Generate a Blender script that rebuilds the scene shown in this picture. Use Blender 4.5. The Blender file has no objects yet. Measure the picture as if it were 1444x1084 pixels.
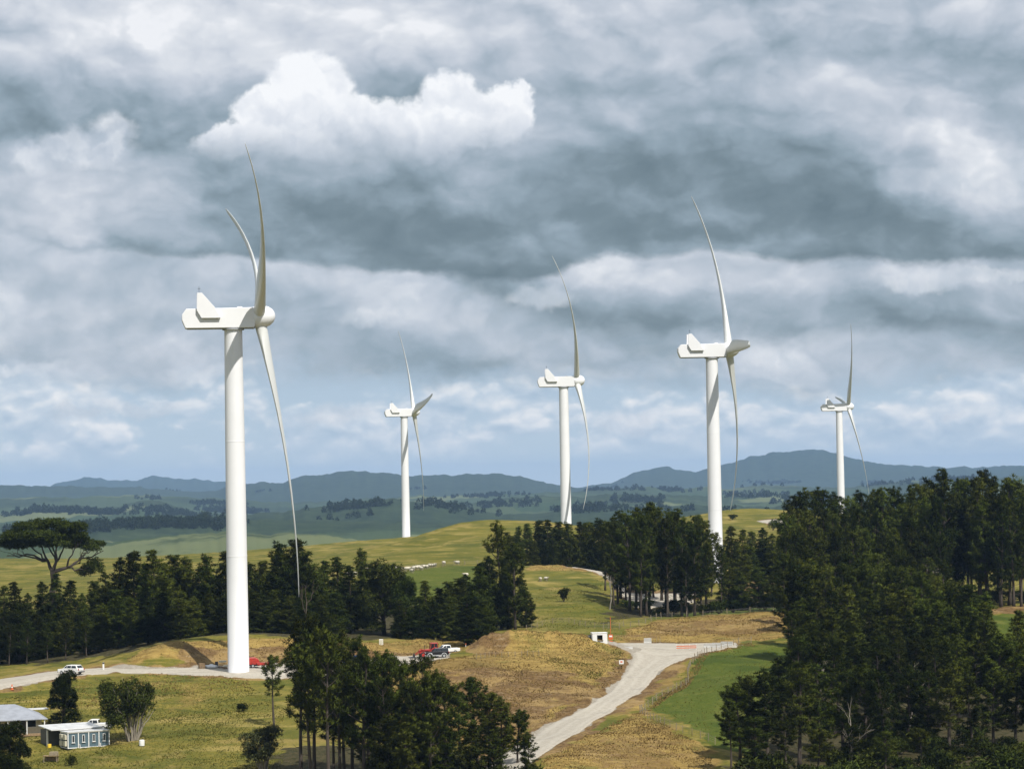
import bpy, math, random
import numpy as np
from mathutils import Matrix, Vector
rng = np.random.default_rng(7)
random.seed(7)
scene = bpy.context.scene
COL = scene.collection
R_ = math.radians

# ------------------------------------------------------------------ camera
F, CX, CY, YH, ROLL = 4000.0, 722.0, 542.0, 680.0, R_(1.1)
PITCH = math.atan((YH - CY) / F)
M3 = Matrix.Rotation(math.pi / 2 + PITCH, 3, 'X') @ Matrix.Rotation(-ROLL, 3, 'Z')
cam_d = bpy.data.cameras.new('camera'); cam = bpy.data.objects.new('camera', cam_d); COL.objects.link(cam)
cam.matrix_world = M3.to_4x4()
cam_d.sensor_width = 36.0; cam_d.lens = 36.0 * F / 1444.0
cam_d.clip_start = 0.5; cam_d.clip_end = 120000
scene.camera = cam
M3n = np.array(M3)

def ray(px, py):
    d = M3n @ np.array([(px - CX) / F, (CY - py) / F, -1.0]); return d / d[1]
def at(px, py, D): return ray(px, py) * D
def hor(px): return YH - (px - CX) * math.tan(ROLL)

# ------------------------------------------------------------------ tagging
def tag(o, label=None, cat=None, group=None, kind=None):
    if label: o['label'] = label
    if cat: o['category'] = cat
    if group: o['group'] = group
    if kind: o['kind'] = kind
    return o
def empty(name, loc=(0, 0, 0), rz=0.0, label=None, cat=None, group=None):
    o = bpy.data.objects.new(name, None); COL.objects.link(o)
    o.location = loc; o.rotation_euler = (0, 0, rz); o.empty_display_size = 0.3
    return tag(o, label, cat, group)
def link_mesh(name, me, parent=None):
    o = bpy.data.objects.new(name, me); COL.objects.link(o)
    if parent is not None: o.parent = parent
    return o
def copy_tree(o, parent=None):
    c = o.copy(); COL.objects.link(c)
    if parent is not None: c.parent = parent
    for ch in list(o.children): copy_tree(ch, c)
    return c

# ------------------------------------------------------------------ mesh builder
class MB:
    def __init__(s): s.v = []; s.f = []; s.n = 0
    def add(s, v, f):
        v = [tuple(map(float, p)) for p in v]
        s.v += v; s.f += [tuple(i + s.n for i in q) for q in f]; s.n += len(v); return s
    def box(s, c, d, rz=0.0, taper=1.0):
        x, y, z = d[0] / 2, d[1] / 2, d[2] / 2; cs, sn = math.cos(rz), math.sin(rz); V = []
        for k, t in ((-1, 1.0), (1, taper)):
            for a, b in ((-1, -1), (1, -1), (1, 1), (-1, 1)):
                X, Y = a * x * t, b * y * t
                V.append((c[0] + X * cs - Y * sn, c[1] + X * sn + Y * cs, c[2] + k * z))
        return s.add(V, [(3, 2, 1, 0), (4, 5, 6, 7), (0, 1, 5, 4), (1, 2, 6, 5), (2, 3, 7, 6), (3, 0, 4, 7)])
    def prism(s, prof, y0, y1, top_in=None):
        """profile in x,z (counter-clockwise seen from -y) extruded along y; top_in(z) narrows it"""
        n = len(prof); V = []
        for y in (y0, y1):
            for (x, z) in prof:
                k = 1.0 if top_in is None else top_in(z)
                V.append((x, (y0 + y1) / 2 + (y - (y0 + y1) / 2) * k, z))
        Fs = [tuple(range(n)), tuple(range(2 * n - 1, n - 1, -1))]
        for i in range(n):
            j = (i + 1) % n; Fs.append((i, i + n, j + n, j))
        return s.add(V, Fs)
    def tube(s, pts, rad, n=8, cap=True):
        pts = [Vector(p) for p in pts]
        if not hasattr(rad, '__len__'): rad = [rad] * len(pts)
        V = []; Fs = []
        for i, p in enumerate(pts):
            t = (pts[min(i + 1, len(pts) - 1)] - pts[max(i - 1, 0)])
            if t.length < 1e-9: t = Vector((0, 0, 1))
            t.normalize()
            a = Vector((1, 0, 0)) if abs(t.x) < 0.8 else Vector((0, 1, 0))
            u = t.cross(a).normalized(); w = t.cross(u)
            for k in range(n):
                g = 2 * math.pi * k / n
                V.append(p + (u * math.cos(g) + w * math.sin(g)) * rad[i])
        for i in range(len(pts) - 1):
            for k in range(n):
                k2 = (k + 1) % n
                Fs.append((i * n + k, i * n + k2, (i + 1) * n + k2, (i + 1) * n + k))
        if cap:
            Fs.append(tuple(range(n - 1, -1, -1))); Fs.append(tuple(range((len(pts) - 1) * n, len(pts) * n)))
        return s.add(V, Fs)
    def lathe(s, prof, axis='z', n=32, o=(0, 0, 0)):
        V = []; Fs = []
        for (r, h) in prof:
            for k in range(n):
                g = 2 * math.pi * k / n
                a, b = r * math.cos(g), r * math.sin(g)
                V.append({'z': (o[0] + a, o[1] + b, o[2] + h), 'x': (o[0] + h, o[1] + a, o[2] + b), 'y': (o[0] + b, o[1] + h, o[2] + a)}[axis])
        for i in range(len(prof) - 1):
            for k in range(n):
                k2 = (k + 1) % n
                Fs.append((i * n + k, i * n + k2, (i + 1) * n + k2, (i + 1) * n + k))
        Fs.append(tuple(range(n - 1, -1, -1))); Fs.append(tuple(range((len(prof) - 1) * n, len(prof) * n)))
        return s.add(V, Fs)
    def build(s, name, mat, parent=None, smooth=False, bevel=0.0):
        me = bpy.data.meshes.new(name); me.from_pydata(s.v, [], s.f); me.update()
        if mat: me.materials.append(mat)
        o = link_mesh(name, me, parent)
        if smooth:
            me.polygons.foreach_set('use_smooth', [True] * len(me.polygons))
            me.set_sharp_from_angle(angle=R_(40))
        if bevel:
            b = o.modifiers.new('bevel', 'BEVEL'); b.width = bevel; b.segments = 2; b.limit_method = 'ANGLE'; b.angle_limit = R_(35)
        return o

def np_mesh(name, V, Fc, mats, smooth=False, midx=None):
    """V (n,3), Fc (m,k) numpy"""
    V = np.asarray(V, dtype=np.float32); Fc = np.asarray(Fc, dtype=np.int32); m, k = Fc.shape
    me = bpy.data.meshes.new(name)
    me.vertices.add(len(V)); me.vertices.foreach_set('co', V.ravel())
    me.loops.add(m * k); me.loops.foreach_set('vertex_index', Fc.ravel())
    me.polygons.add(m); me.polygons.foreach_set('loop_start', np.arange(0, m * k, k, dtype=np.int32))
    if smooth: me.polygons.foreach_set('use_smooth', np.ones(m, dtype=bool))
    for x in mats: me.materials.append(x)
    if midx is not None: me.polygons.foreach_set('material_index', np.asarray(midx, dtype=np.int32))
    me.update(calc_edges=True)
    return me

# ------------------------------------------------------------------ noise
def _h(ix, iy, seed):
    n = (ix.astype(np.int64) * 374761393 + iy.astype(np.int64) * 668265263 + seed * 2147483647) & 0xFFFFFFFF
    n = ((n ^ (n >> 13)) * 1274126177) & 0xFFFFFFFF
    return ((n ^ (n >> 16)) & 0xFFFF) / 65535.0
def vnoise(x, y, seed=0):
    ix, iy = np.floor(x), np.floor(y); fx, fy = x - ix, y - iy
    fx = fx * fx * fx * (fx * (fx * 6 - 15) + 10); fy = fy * fy * fy * (fy * (fy * 6 - 15) + 10)
    a, b = _h(ix, iy, seed), _h(ix + 1, iy, seed); c, d = _h(ix, iy + 1, seed), _h(ix + 1, iy + 1, seed)
    return (a + (b - a) * fx) * (1 - fy) + (c + (d - c) * fx) * fy
def fbm(x, y, oct=4, seed=0):
    s = 0; a = 1; t = 0
    for i in range(oct):
        s = s + a * (vnoise(x, y, seed + i * 17) - 0.5); t += a; a *= 0.5; x = x * 2.03 + 11.3; y = y * 2.03 + 5.7
    return s / t * 2          # about -1..1
def ridged(x, y, oct=4, seed=0):
    s = 0; a = 1; t = 0
    for i in range(oct):
        s = s + a * (1 - np.abs(vnoise(x, y, seed + i * 17) * 2 - 1)); t += a; a *= 0.5; x = x * 2.03 + 11.3; y = y * 2.03 + 5.7
    return s / t
def sstep(a, b, x):
    t = np.clip((x - a) / (b - a), 0, 1); return t * t * (3 - 2 * t)

# ------------------------------------------------------------------ terrain
CP = []
def P(px, py, D): CP.append(tuple(at(px, py, D)))
def Z(px, D, z): p = at(px, hor(px), D); CP.append((p[0], p[1], z))
def Wp(x, y, z): CP.append((x, y, z))
# viewpoint hill and the gully below it
for q in ((0, 0, -2.2), (0, -40, -3), (0, 45, -8), (0, 110, -21), (0, 180, -34), (0, 250, -42), (0, 320, -45),
          (-60, 100, -20), (60, 100, -20), (-70, 250, -41), (70, 250, -41), (-60, 340, -45), (60, 330, -45),
          (-250, 0, -14), (250, 0, -14), (-250, 250, -40), (250, 250, -40), (-260, 450, -38), (260, 450, -38), (-280, 650, -31), (280, 650, -29),
          (-320, 900, -27), (330, 900, -26), (-420, 1250, -32), (420, 1250, -28), (0, -250, -12), (-250, -250, -20), (250, -250, -20),
          (-600, 0, -40), (600, 0, -40), (-600, 600, -38), (600, 600, -38), (-650, 1300, -40), (650, 1300, -38)): Wp(*q)
# turbine pad, tracks left and right of it
for q in ((337, 945, 508), (150, 945, 512), (60, 953, 503), (0, 965, 492), (420, 945, 508), (500, 937, 520), (560, 934, 526), (620, 926, 535), (690, 921, 540),
          (300, 938, 518), (300, 908, 529), (420, 937, 520), (420, 905, 533), (500, 931, 528), (500, 908, 541), (600, 922, 541), (600, 906, 553), (660, 906, 553),
          (225, 938, 517), (225, 915, 527), (175, 938, 518), (180, 928, 527), (100, 944, 514), (50, 952, 512), (0, 962, 500)): P(*q)
for q in ((100, 600, -31), (300, 600, -30), (500, 600, -30.5), (650, 610, -31), (0, 600, -32), (100, 560, -32), (300, 560, -29.3), (500, 565, -30.2), (600, 575, -31), (-150, 520, -35)): Z(*q)
# field and ridge beyond the belt
for q in ((600, 803, 740), (520, 806, 740), (680, 800, 750), (250, 806, 880), (100, 812, 880), (0, 790, 1200), (0, 830, 800), (150, 787, 1180), (300, 786, 1140), (420, 783, 1100), (500, 774, 930), (540, 768, 930),
          (573, 764, 930), (600, 752, 925), (625, 744, 925), (573, 774, 870), (650, 738, 930), (685, 735.5, 915), (720, 735.5, 915), (760, 736, 915), (795, 739, 915), (840, 755, 900), (700, 760, 850), (620, 772, 860), (560, 782, 880), (450, 795, 880), (740, 770, 830)): P(*q)
for q in ((573, 1342, -29.5), (812, 997, -29), (1185, 1404, -30), (0, 1420, -60), (250, 1420, -62), (400, 1440, -55), (700, 1100, -25), (800, 1300, -38), (1000, 1420, -45), (1400, 1420, -40), (650, 1050, -19)): Z(*q)
# knoll
for q in ((790, 797, 740), (745, 800, 738), (840, 808, 735), (880, 822, 715), (760, 850, 645), (820, 848, 645), (760, 890, 585), (830, 885, 590), (860, 862, 640), (880, 842, 680)): P(*q)
for q in ((790, 800, -24.5), (850, 810, -26), (1012, 771, -28.6), (1000, 840, -27.5), (900, 780, -28.5), (1100, 780, -27)): Z(*q)
for q in ((905, 845, 690), (890, 856, 668), (930, 869, 640), (1000, 868, 618), (1100, 860, 618), (1000, 905, 566), (1100, 896, 573), (900, 905, 566), (950, 906, 566), (930, 911, 555), (845, 911, 556), (1000, 885, 592), (1080, 880, 592), (1000, 871, 606), (1100, 866, 606), (890, 893, 577),
          (1010, 752, 1100), (1000, 736, 1150), (1050, 717, 1200), (1030, 722, 1190), (1080, 724, 1180), (1100, 738, 1130), (1140, 722, 1200), (1070, 752, 1000)): P(*q)
for q in ((1250, 1300, -24), (1050, 1300, -25), (1200, 700, -28), (1350, 700, -29), (1460, 750, -28), (1200, 600, -31), (1150, 530, -35.5), (1250, 850, -26)): Z(*q)
for q in ((1420, 858, 640), (1420, 895, 590), (1440, 940, 540)): P(*q)
# paddock
for q in ((1000, 930, 525), (1050, 960, 482), (950, 990, 473), (1040, 1020, 443), (1000, 1050, 425), (905, 1000, 470), (985, 917, 548), (1060, 912, 552), (960, 960, 502)): P(*q)
# road
for q in ((915, 925, 538), (925, 940, 525), (890, 965, 503), (858, 992, 475), (820, 1018, 452), (786, 1040, 434), (755, 1062, 417), (725, 1084, 402)): P(*q)
for q in ((900, 1030, 438), (850, 1070, 408), (950, 1075, 408), (935, 1010, 458), (930, 975, 492)): P(*q)
# dry mound between pad and road
for q in ((830, 903, 550), (790, 903, 549), (750, 906, 545), (715, 909, 543), (690, 906, 546), (650, 926, 532), (600, 940, 518), (560, 950, 507), (720, 925, 532), (790, 922, 534), (845, 920, 538), (875, 935, 528),
          (740, 1038, 450), (700, 1045, 446), (640, 1010, 462), (860, 962, 505), (800, 1003, 468), (760, 970, 495), (680, 970, 490), (830, 950, 513)): P(*q)
for q in ((600, 440, -39.5), (520, 440, -39.5), (450, 430, -39.3), (640, 410, -42)): Z(*q)
# slope with the house
for q in ((130, 1056, 440), (20, 1045, 448), (250, 1084, 422), (100, 990, 485), (250, 1000, 475), (330, 1040, 442), (330, 963, 495), (50, 1084, 425), (200, 965, 497), (420, 975, 488), (480, 965, 495), (0, 1000, 475)): P(*q)
for q in ((420, 400, -42.5), (520, 395, -43), (600, 395, -43.5), (680, 395, -43), (800, 370, -43.5), (950, 370, -43), (1100, 385, -42.5), (1300, 385, -42), (1460, 385, -41.5),
          (1100, 440, -39.5), (1250, 450, -38.8), (1440, 450, -38.5), (1250, 520, -36.3), (200, 380, -44), (50, 380, -44)): Z(*q)
CPn = np.array(CP)
def _tps_fit(C, lam=0.02):
    n = len(C); X = C[:, :2] / 100.0
    d = np.sqrt(((X[:, None] - X[None]) ** 2).sum(2)) + 1e-12
    K = d * d * np.log(d) + lam * np.eye(n) * 0.05
    Pm = np.c_[np.ones(n), X]
    A = np.zeros((n + 3, n + 3)); A[:n, :n] = K; A[:n, n:] = Pm; A[n:, :n] = Pm.T
    return np.linalg.solve(A, np.r_[C[:, 2], np.zeros(3)])
TW = _tps_fit(CPn)
def tps(x, y):
    n = len(CPn); X = np.stack([x, y], 1) / 100.0; C = CPn[:, :2] / 100.0
    out = np.empty(len(X))
    for i in range(0, len(X), 20000):
        q = X[i:i + 20000]
        d2 = (q[:, None, 0] - C[None, :, 0]) ** 2 + (q[:, None, 1] - C[None, :, 1]) ** 2 + 1e-14
        out[i:i + 20000] = (0.5 * d2 * np.log(d2)) @ TW[:n] + TW[n] + q @ TW[n + 1:]
    return out
# far country: crest lines of successive ranges (distance, depth of the range, how wooded, crest)
RIDGES = [
 (2900, 520, 0.30, [(-300, 772), (0, 768), (150, 765), (250, 754), (320, 749), (400, 751), (450, 753), (520, 762), (600, 766), (700, 760), (800, 752), (900, 745), (1000, 738), (1200, 735), (1700, 728)]),
 (4300, 500, 0.45, [(-300, 752), (0, 748), (120, 742), (250, 738), (330, 735), (420, 732), (520, 735), (620, 738), (700, 740), (800, 733), (900, 728), (1000, 722), (1700, 718)]),
 (5600, 560, 0.85, [(-300, 742), (0, 738), (150, 733), (300, 728), (400, 720), (440, 714), (470, 709), (500, 705), (560, 704), (600, 707), (650, 714), (700, 724), (760, 720), (830, 714), (900, 712), (1000, 713), (1200, 713), (1700, 708)]),
 (7200, 600, 0.35, [(-300, 722), (0, 722), (60, 716), (110, 711), (140, 715), (165, 713), (195, 706), (212, 705), (240, 712), (275, 722), (340, 728), (420, 722), (560, 722), (650, 708), (700, 703), (760, 700), (830, 698), (900, 697), (1000, 699), (1100, 700), (1700, 692)]),
 (9500, 900, 0.3, [(-300, 705), (0, 702), (60, 698), (110, 700), (200, 698), (300, 703), (420, 706), (560, 700), (650, 697), (720, 695), (800, 693), (870, 690), (900, 686), (935, 688), (1000, 690), (1080, 684), (1200, 686), (1300, 676), (1444, 671), (1700, 668)]),
 (13000, 1300, 0.95, [(-300, 690), (0, 685), (60, 684), (130, 687), (200, 688), (300, 691), (330, 684), (365, 679), (392, 681), (420, 673), (455, 667), (485, 664), (520, 666), (570, 669), (620, 667), (660, 667), (700, 668), (730, 672), (770, 680), (800, 687), (870, 700), (1000, 704), (1700, 704)]),
 (16500, 1700, 0.95, [(-300, 720), (600, 704), (780, 694), (830, 682), (860, 680), (890, 670), (922, 660), (940, 658), (960, 663), (976, 665), (1000, 657), (1030, 652), (1058, 641), (1075, 640), (1090, 637), (1115, 634), (1135, 631), (1155, 633), (1175, 640), (1200, 648), (1240, 654), (1280, 656), (1320, 657), (1360, 658), (1400, 656), (1444, 657), (1700, 661)]),
 (20500, 2000, 0.7, [(-300, 692), (0, 685), (60, 684), (95, 677), (120, 671), (140, 674), (165, 678), (190, 678), (212, 670), (232, 671), (250, 673), (275, 675), (300, 678), (340, 682), (400, 681), (440, 678), (500, 690), (1700, 690)]),
]
BASE = -118.0
def far_h(x, y):
    r = np.sqrt(x * x + y * y); th = np.arctan2(x, y)
    u = CX + F * np.tan(np.clip(th, -1.2, 1.2))
    z = BASE + 40 * fbm(x / 1500, y / 1500, 4, 3) + 38 * (ridged(x / 800, y / 800, 5, 9) - 0.6)
    wood = np.full_like(x, 0.25)
    for k, (D, w, wd, pl) in enumerate(RIDGES):
        a = np.array(pl, float)
        zc = (YH - (a[:, 0] - CX) * math.tan(ROLL) - a[:, 1]) * D / F
        uu = u + 0 * r
        zz = np.interp(uu, a[:, 0], zc)
        zz = zz + (fbm(th * 90, th * 0 + k, 5, 20 + k)) * 0.0009 * D + fbm(th * 420, th * 0 + k, 3, 70 + k) * 0.00055 * D
        Dl = D * (1 + 0.05 * fbm(th * 9 + k * 5, th * 0, 3, 40 + k))
        t = (r - Dl) / w
        prof = np.where(t < 0, np.exp(-(t / 1.35) ** 2), np.exp(-(t / 1.0) ** 2))
        er = ridged(x / (w * 0.75), y / (w * 0.75), 5, 60 + k)
        h = BASE + (zz - BASE) * prof * (1 - (1 - prof) * 1.5 * (er - 0.35).clip(0, 1))
        m = h > z
        wood = np.where(m, wd, wood); z = np.maximum(z, h)
    return z, wood
def height(x, y, detail=False):
    x = np.atleast_1d(np.asarray(x, float)); y = np.atleast_1d(np.asarray(y, float))
    r = np.hypot(x, y)
    wf = np.maximum(sstep(1430, 1900, r), np.maximum(sstep(520, 900, np.abs(x)), sstep(250, 600, -y)))
    z = np.zeros_like(x)
    n = wf < 1
    if n.any(): z[n] = tps(x[n], y[n])
    f = wf > 0
    if f.any():
        fz, _ = far_h(x[f], y[f]); z[f] = z[f] * (1 - wf[f]) + fz * wf[f]
    return z
def gz(x, y): return float(height([x], [y])[0])
_DD = np.arange(230.0, 1420.0, 0.5)
def hit(px, py):
    """where the line of sight through a photo point meets the ground"""
    r = ray(px, py); zz = height(_DD * r[0], _DD); g = np.where(_DD * r[2] <= zz)[0]
    if len(g) == 0: D = 1300.0
    else: D = _DD[g[0]]
    return np.array([r[0] * D, D, gz(r[0] * D, D)])
def ground(px, D):
    r = ray(px, hor(px)); x = r[0] * D; return np.array([x, D, gz(x, D)])
# ------------------------------------------------------------------ node helpers
class G:
    """small expression builder over a node tree"""
    def __init__(s, nt): s.nt = nt; s.N = nt.nodes; s.L = nt.links
    def node(s, t, **k):
        n = s.N.new(t)
        for a, b in k.items(): setattr(n, a, b)
        return n
    def put(s, sock, v):
        if hasattr(v, 'is_output'): s.L.new(v, sock)
        elif v is not None: sock.default_value = v
    def m(s, op, a, b=None, c=None, clamp=False):
        n = s.node('ShaderNodeMath', operation=op, use_clamp=clamp)
        for i, v in enumerate((a, b, c)):
            if v is not None: s.put(n.inputs[i], v)
        return n.outputs[0]
    def vm(s, op, a, b=None, c=None, out=0):
        n = s.node('ShaderNodeVectorMath', operation=op)
        for i, v in enumerate((a, b, c)):
            if v is not None: s.put(n.inputs[i], v)
        return n.outputs[out]
    def mr(s, v, a, b, c=0.0, d=1.0, smooth=True):
        n = s.node('ShaderNodeMapRange', interpolation_type='SMOOTHSTEP' if smooth else 'LINEAR')
        s.put(n.inputs[0], v)
        for i, q in enumerate((a, b, c, d)): s.put(n.inputs[i + 1], q)
        return n.outputs[0]
    def noise(s, vec, scale, detail=4, rough=0.5, dist=0.0, col=False, lac=2.0):
        n = s.node('ShaderNodeTexNoise'); s.put(n.inputs['Vector'], vec)
        n.inputs['Scale'].default_value = scale; n.inputs['Detail'].default_value = detail
        n.inputs['Roughness'].default_value = rough; n.inputs['Distortion'].default_value = dist; n.inputs['Lacunarity'].default_value = lac
        return n.outputs[1 if col else 0]
    def voro(s, vec, scale, detail=3.0, rough=0.5, smooth=0.6):
        n = s.node('ShaderNodeTexVoronoi', feature='SMOOTH_F1' if smooth else 'F1', voronoi_dimensions='2D', normalize=True); s.put(n.inputs['Vector'], vec)
        n.inputs['Scale'].default_value = scale; n.inputs['Detail'].default_value = detail; n.inputs['Roughness'].default_value = rough
        if smooth: n.inputs['Smoothness'].default_value = smooth
        return n.outputs[0]
    def mix(s, f, a, b):
        n = s.node('ShaderNodeMix', data_type='RGBA'); s.put(n.inputs[0], f)
        for i, v in ((6, a), (7, b)):
            if isinstance(v, tuple) and len(v) == 3: v = (*v, 1)
            s.put(n.inputs[i], v)
        return n.outputs[2]
    def xyz(s, x=0.0, y=0.0, z=0.0):
        n = s.node('ShaderNodeCombineXYZ'); s.put(n.inputs[0], x); s.put(n.inputs[1], y); s.put(n.inputs[2], z); return n.outputs[0]
    def sep(s, v): n = s.node('ShaderNodeSeparateXYZ'); s.put(n.inputs[0], v); return n.outputs
    def ramp(s, f, stops, interp='LINEAR'):
        n = s.node('ShaderNodeValToRGB'); s.put(n.inputs[0], f); r = n.color_ramp; r.interpolation = interp
        while len(r.elements) < len(stops): r.elements.new(0.5)
        for e, (p, c) in zip(r.elements, stops): e.position = p; e.color = (*c, 1)
        return n.outputs[0]

def new_mat(name):
    m = bpy.data.materials.new(name); m.use_nodes = True; m.node_tree.nodes.clear()
    g = G(m.node_tree); o = g.node('ShaderNodeOutputMaterial'); b = g.node('ShaderNodeBsdfPrincipled')
    g.L.new(b.outputs[0], o.inputs[0]); return m, g, b, o
def simple(name, col, rough=0.6, metal=0.0, var=0.12, scale=3.0, spec=0.5, bump=0.0):
    """painted or bare surface with a little tonal wear"""
    m, g, b, o = new_mat(name)
    tc = g.node('ShaderNodeTexCoord').outputs['Object']
    n = g.noise(tc, scale, 5, 0.6)
    c0 = tuple(c * (1 - var) for c in col); c1 = tuple(min(1, c * (1 + var)) for c in col)
    g.put(b.inputs['Base Color'], g.mix(g.mr(n, 0.3, 0.7), c0, c1))
    b.inputs['Roughness'].default_value = rough; b.inputs['Metallic'].default_value = metal
    b.inputs['Specular IOR Level'].default_value = spec
    if bump:
        bp = g.node('ShaderNodeBump'); bp.inputs['Strength'].default_value = bump; g.put(bp.inputs['Height'], n); g.L.new(bp.outputs[0], b.inputs['Normal'])
    return m
MAT = {}
MAT['turbine_white'] = simple('turbine_white', (0.74, 0.745, 0.76), 0.5, var=0.02, scale=0.25)
MAT['blade_white'] = simple('blade_white', (0.60, 0.61, 0.59), 0.38, var=0.03, scale=0.3)
MAT['dark_metal'] = simple('dark_metal', (0.05, 0.05, 0.055), 0.5, 0.2)
MAT['seam_grey'] = simple('seam_grey', (0.30, 0.31, 0.32), 0.6)
MAT['white_paint'] = simple('white_paint', (0.72, 0.72, 0.70), 0.4, var=0.05)
MAT['cream_paint'] = simple('cream_paint', (0.52, 0.49, 0.38), 0.6, var=0.1)
MAT['black_paint'] = simple('black_paint', (0.012, 0.012, 0.015), 0.25)
MAT['silver_paint'] = simple('silver_paint', (0.42, 0.43, 0.44), 0.35, 0.3)
MAT['red_paint'] = simple('red_paint', (0.36, 0.03, 0.018), 0.4, var=0.2)
MAT['blue_paint'] = simple('blue_paint', (0.02, 0.09, 0.28), 0.3)
MAT['orange_plastic'] = simple('orange_plastic', (0.55, 0.12, 0.03), 0.5)
MAT['rubber'] = simple('rubber', (0.018, 0.018, 0.018), 0.85)
MAT['glass_dark'] = simple('glass_dark', (0.02, 0.025, 0.03), 0.08, spec=0.7)
MAT['lamp_red'] = simple('lamp_red', (0.35, 0.01, 0.01), 0.25)
MAT['lamp_clear'] = simple('lamp_clear', (0.6, 0.6, 0.6), 0.15)
MAT['cabin_blue'] = simple('cabin_blue', (0.080, 0.128, 0.155), 0.55, var=0.1, scale=1.2)
MAT['cabin_grey'] = simple('cabin_grey', (0.085, 0.085, 0.075), 0.6, var=0.12)
MAT['wood'] = simple('wood', (0.25, 0.17, 0.09), 0.85, var=0.25, scale=6)
MAT['post_wood'] = simple('post_wood', (0.26, 0.21, 0.14), 0.85, var=0.25, scale=4)
MAT['concrete'] = simple('concrete', (0.40, 0.39, 0.36), 0.85, var=0.12)
MAT['wool'] = simple('wool', (0.50, 0.46, 0.37), 0.95, var=0.12, scale=6)
MAT['sheep_face'] = simple('sheep_face', (0.30, 0.26, 0.21), 0.9)
MAT['wire'] = simple('wire', (0.22, 0.21, 0.20), 0.6, 0.5)
MAT['skin'] = simple('skin', (0.45, 0.28, 0.20), 0.6)
# corrugated roof
def corrugated(name, col):
    m, g, b, o = new_mat(name)
    tc = g.node('ShaderNodeTexCoord').outputs['Object']
    w = g.node('ShaderNodeTexWave', wave_type='BANDS', bands_direction='X'); w.inputs['Scale'].default_value = 2.6; g.put(w.inputs['Vector'], tc)
    n = g.noise(tc, 0.8, 5, 0.65)
    g.put(b.inputs['Base Color'], g.mix(g.mr(n, 0.35, 0.65), tuple(c * 0.8 for c in col), col)); b.inputs['Roughness'].default_value = 0.5; b.inputs['Metallic'].default_value = 0.25
    bp = g.node('ShaderNodeBump'); bp.inputs['Strength'].default_value = 0.6; bp.inputs['Distance'].default_value = 0.05; g.put(bp.inputs['Height'], w.outputs[1]); g.L.new(bp.outputs[0], b.inputs['Normal'])
    return m
MAT['roof_grey'] = corrugated('roof_grey', (0.40, 0.42, 0.46))
MAT['roof_white'] = corrugated('roof_white', (0.78, 0.78, 0.76))

def bark(name, a, b_):
    m, g, b, o = new_mat(name)
    tc = g.node('ShaderNodeTexCoord').outputs['Object']
    n = g.noise(g.vm('MULTIPLY', tc, (3, 3, 0.8)), 1.6, 5, 0.65)
    oi = g.node('ShaderNodeObjectInfo').outputs['Random']
    g.put(b.inputs['Base Color'], g.mix(g.m('ADD', g.m('MULTIPLY', n, 0.8), g.m('MULTIPLY', oi, 0.2)), a, b_)); b.inputs['Roughness'].default_value = 0.9
    bp = g.node('ShaderNodeBump'); bp.inputs['Strength'].default_value = 0.7; g.put(bp.inputs['Height'], n); g.L.new(bp.outputs[0], b.inputs['Normal'])
    return m
MAT['bark'] = bark('bark', (0.025, 0.020, 0.016), (0.095, 0.072, 0.052))
MAT['pale_bark'] = bark('pale_bark', (0.16, 0.14, 0.11), (0.36, 0.32, 0.26))
def leafmat(name, a, b_, tip):
    m, g, b, o = new_mat(name)
    geo = g.node('ShaderNodeNewGeometry'); oi = g.node('ShaderNodeObjectInfo').outputs['Random']
    at_ = g.node('ShaderNodeAttribute', attribute_name='tone').outputs['Fac']
    tc = g.node('ShaderNodeTexCoord').outputs['Object']
    n = g.noise(tc, 0.45, 3, 0.6)
    f = g.m('ADD', g.m('MULTIPLY', n, 0.7), g.m('ADD', g.m('MULTIPLY', oi, 0.55), -0.10))
    c = g.mix(g.mr(f, 0.25, 0.75), a, b_)
    c = g.mix(g.m('MULTIPLY', at_, 0.8), c, tip)
    hs = g.node('ShaderNodeHueSaturation'); g.put(hs.inputs['Color'], c); g.put(hs.inputs['Value'], g.mr(oi, 0, 1, 0.50, 1.40, smooth=False)); g.put(hs.inputs['Hue'], g.mr(g.m('FRACT', g.m('MULTIPLY', oi, 7.31)), 0, 1, 0.485, 0.515, smooth=False)); c = hs.outputs[0]
    g.put(b.inputs['Base Color'], c); b.inputs['Roughness'].default_value = 0.8; b.inputs['Specular IOR Level'].default_value = 0.04
    tr = g.node('ShaderNodeBsdfTranslucent'); g.put(tr.inputs[0], c)
    ms = g.node('ShaderNodeMixShader'); ms.inputs[0].default_value = 0.18
    g.L.new(b.outputs[0], ms.inputs[1]); g.L.new(tr.outputs[0], ms.inputs[2]); g.L.new(ms.outputs[0], o.inputs[0])
    return m
MAT['needles'] = leafmat('needles', (0.013, 0.027, 0.005), (0.040, 0.056, 0.009), (0.145, 0.155, 0.022))
MAT['cypress'] = leafmat('cypress', (0.022, 0.038, 0.007), (0.046, 0.064, 0.011), (0.11, 0.122, 0.022))
MAT['manuka'] = leafmat('manuka', (0.050, 0.062, 0.026), (0.075, 0.085, 0.034), (0.11, 0.115, 0.05))
MAT['dead_leaf'] = leafmat('dead_leaf', (0.06, 0.05, 0.03), (0.09, 0.075, 0.045), (0.12, 0.1, 0.06))
MAT['dry_grass'] = leafmat('dry_grass', (0.25, 0.175, 0.055), (0.36, 0.255, 0.080), (0.47, 0.36, 0.14))
MAT['green_grass'] = leafmat('green_grass', (0.085, 0.100, 0.018), (0.145, 0.140, 0.028), (0.24, 0.20, 0.06))

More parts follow.
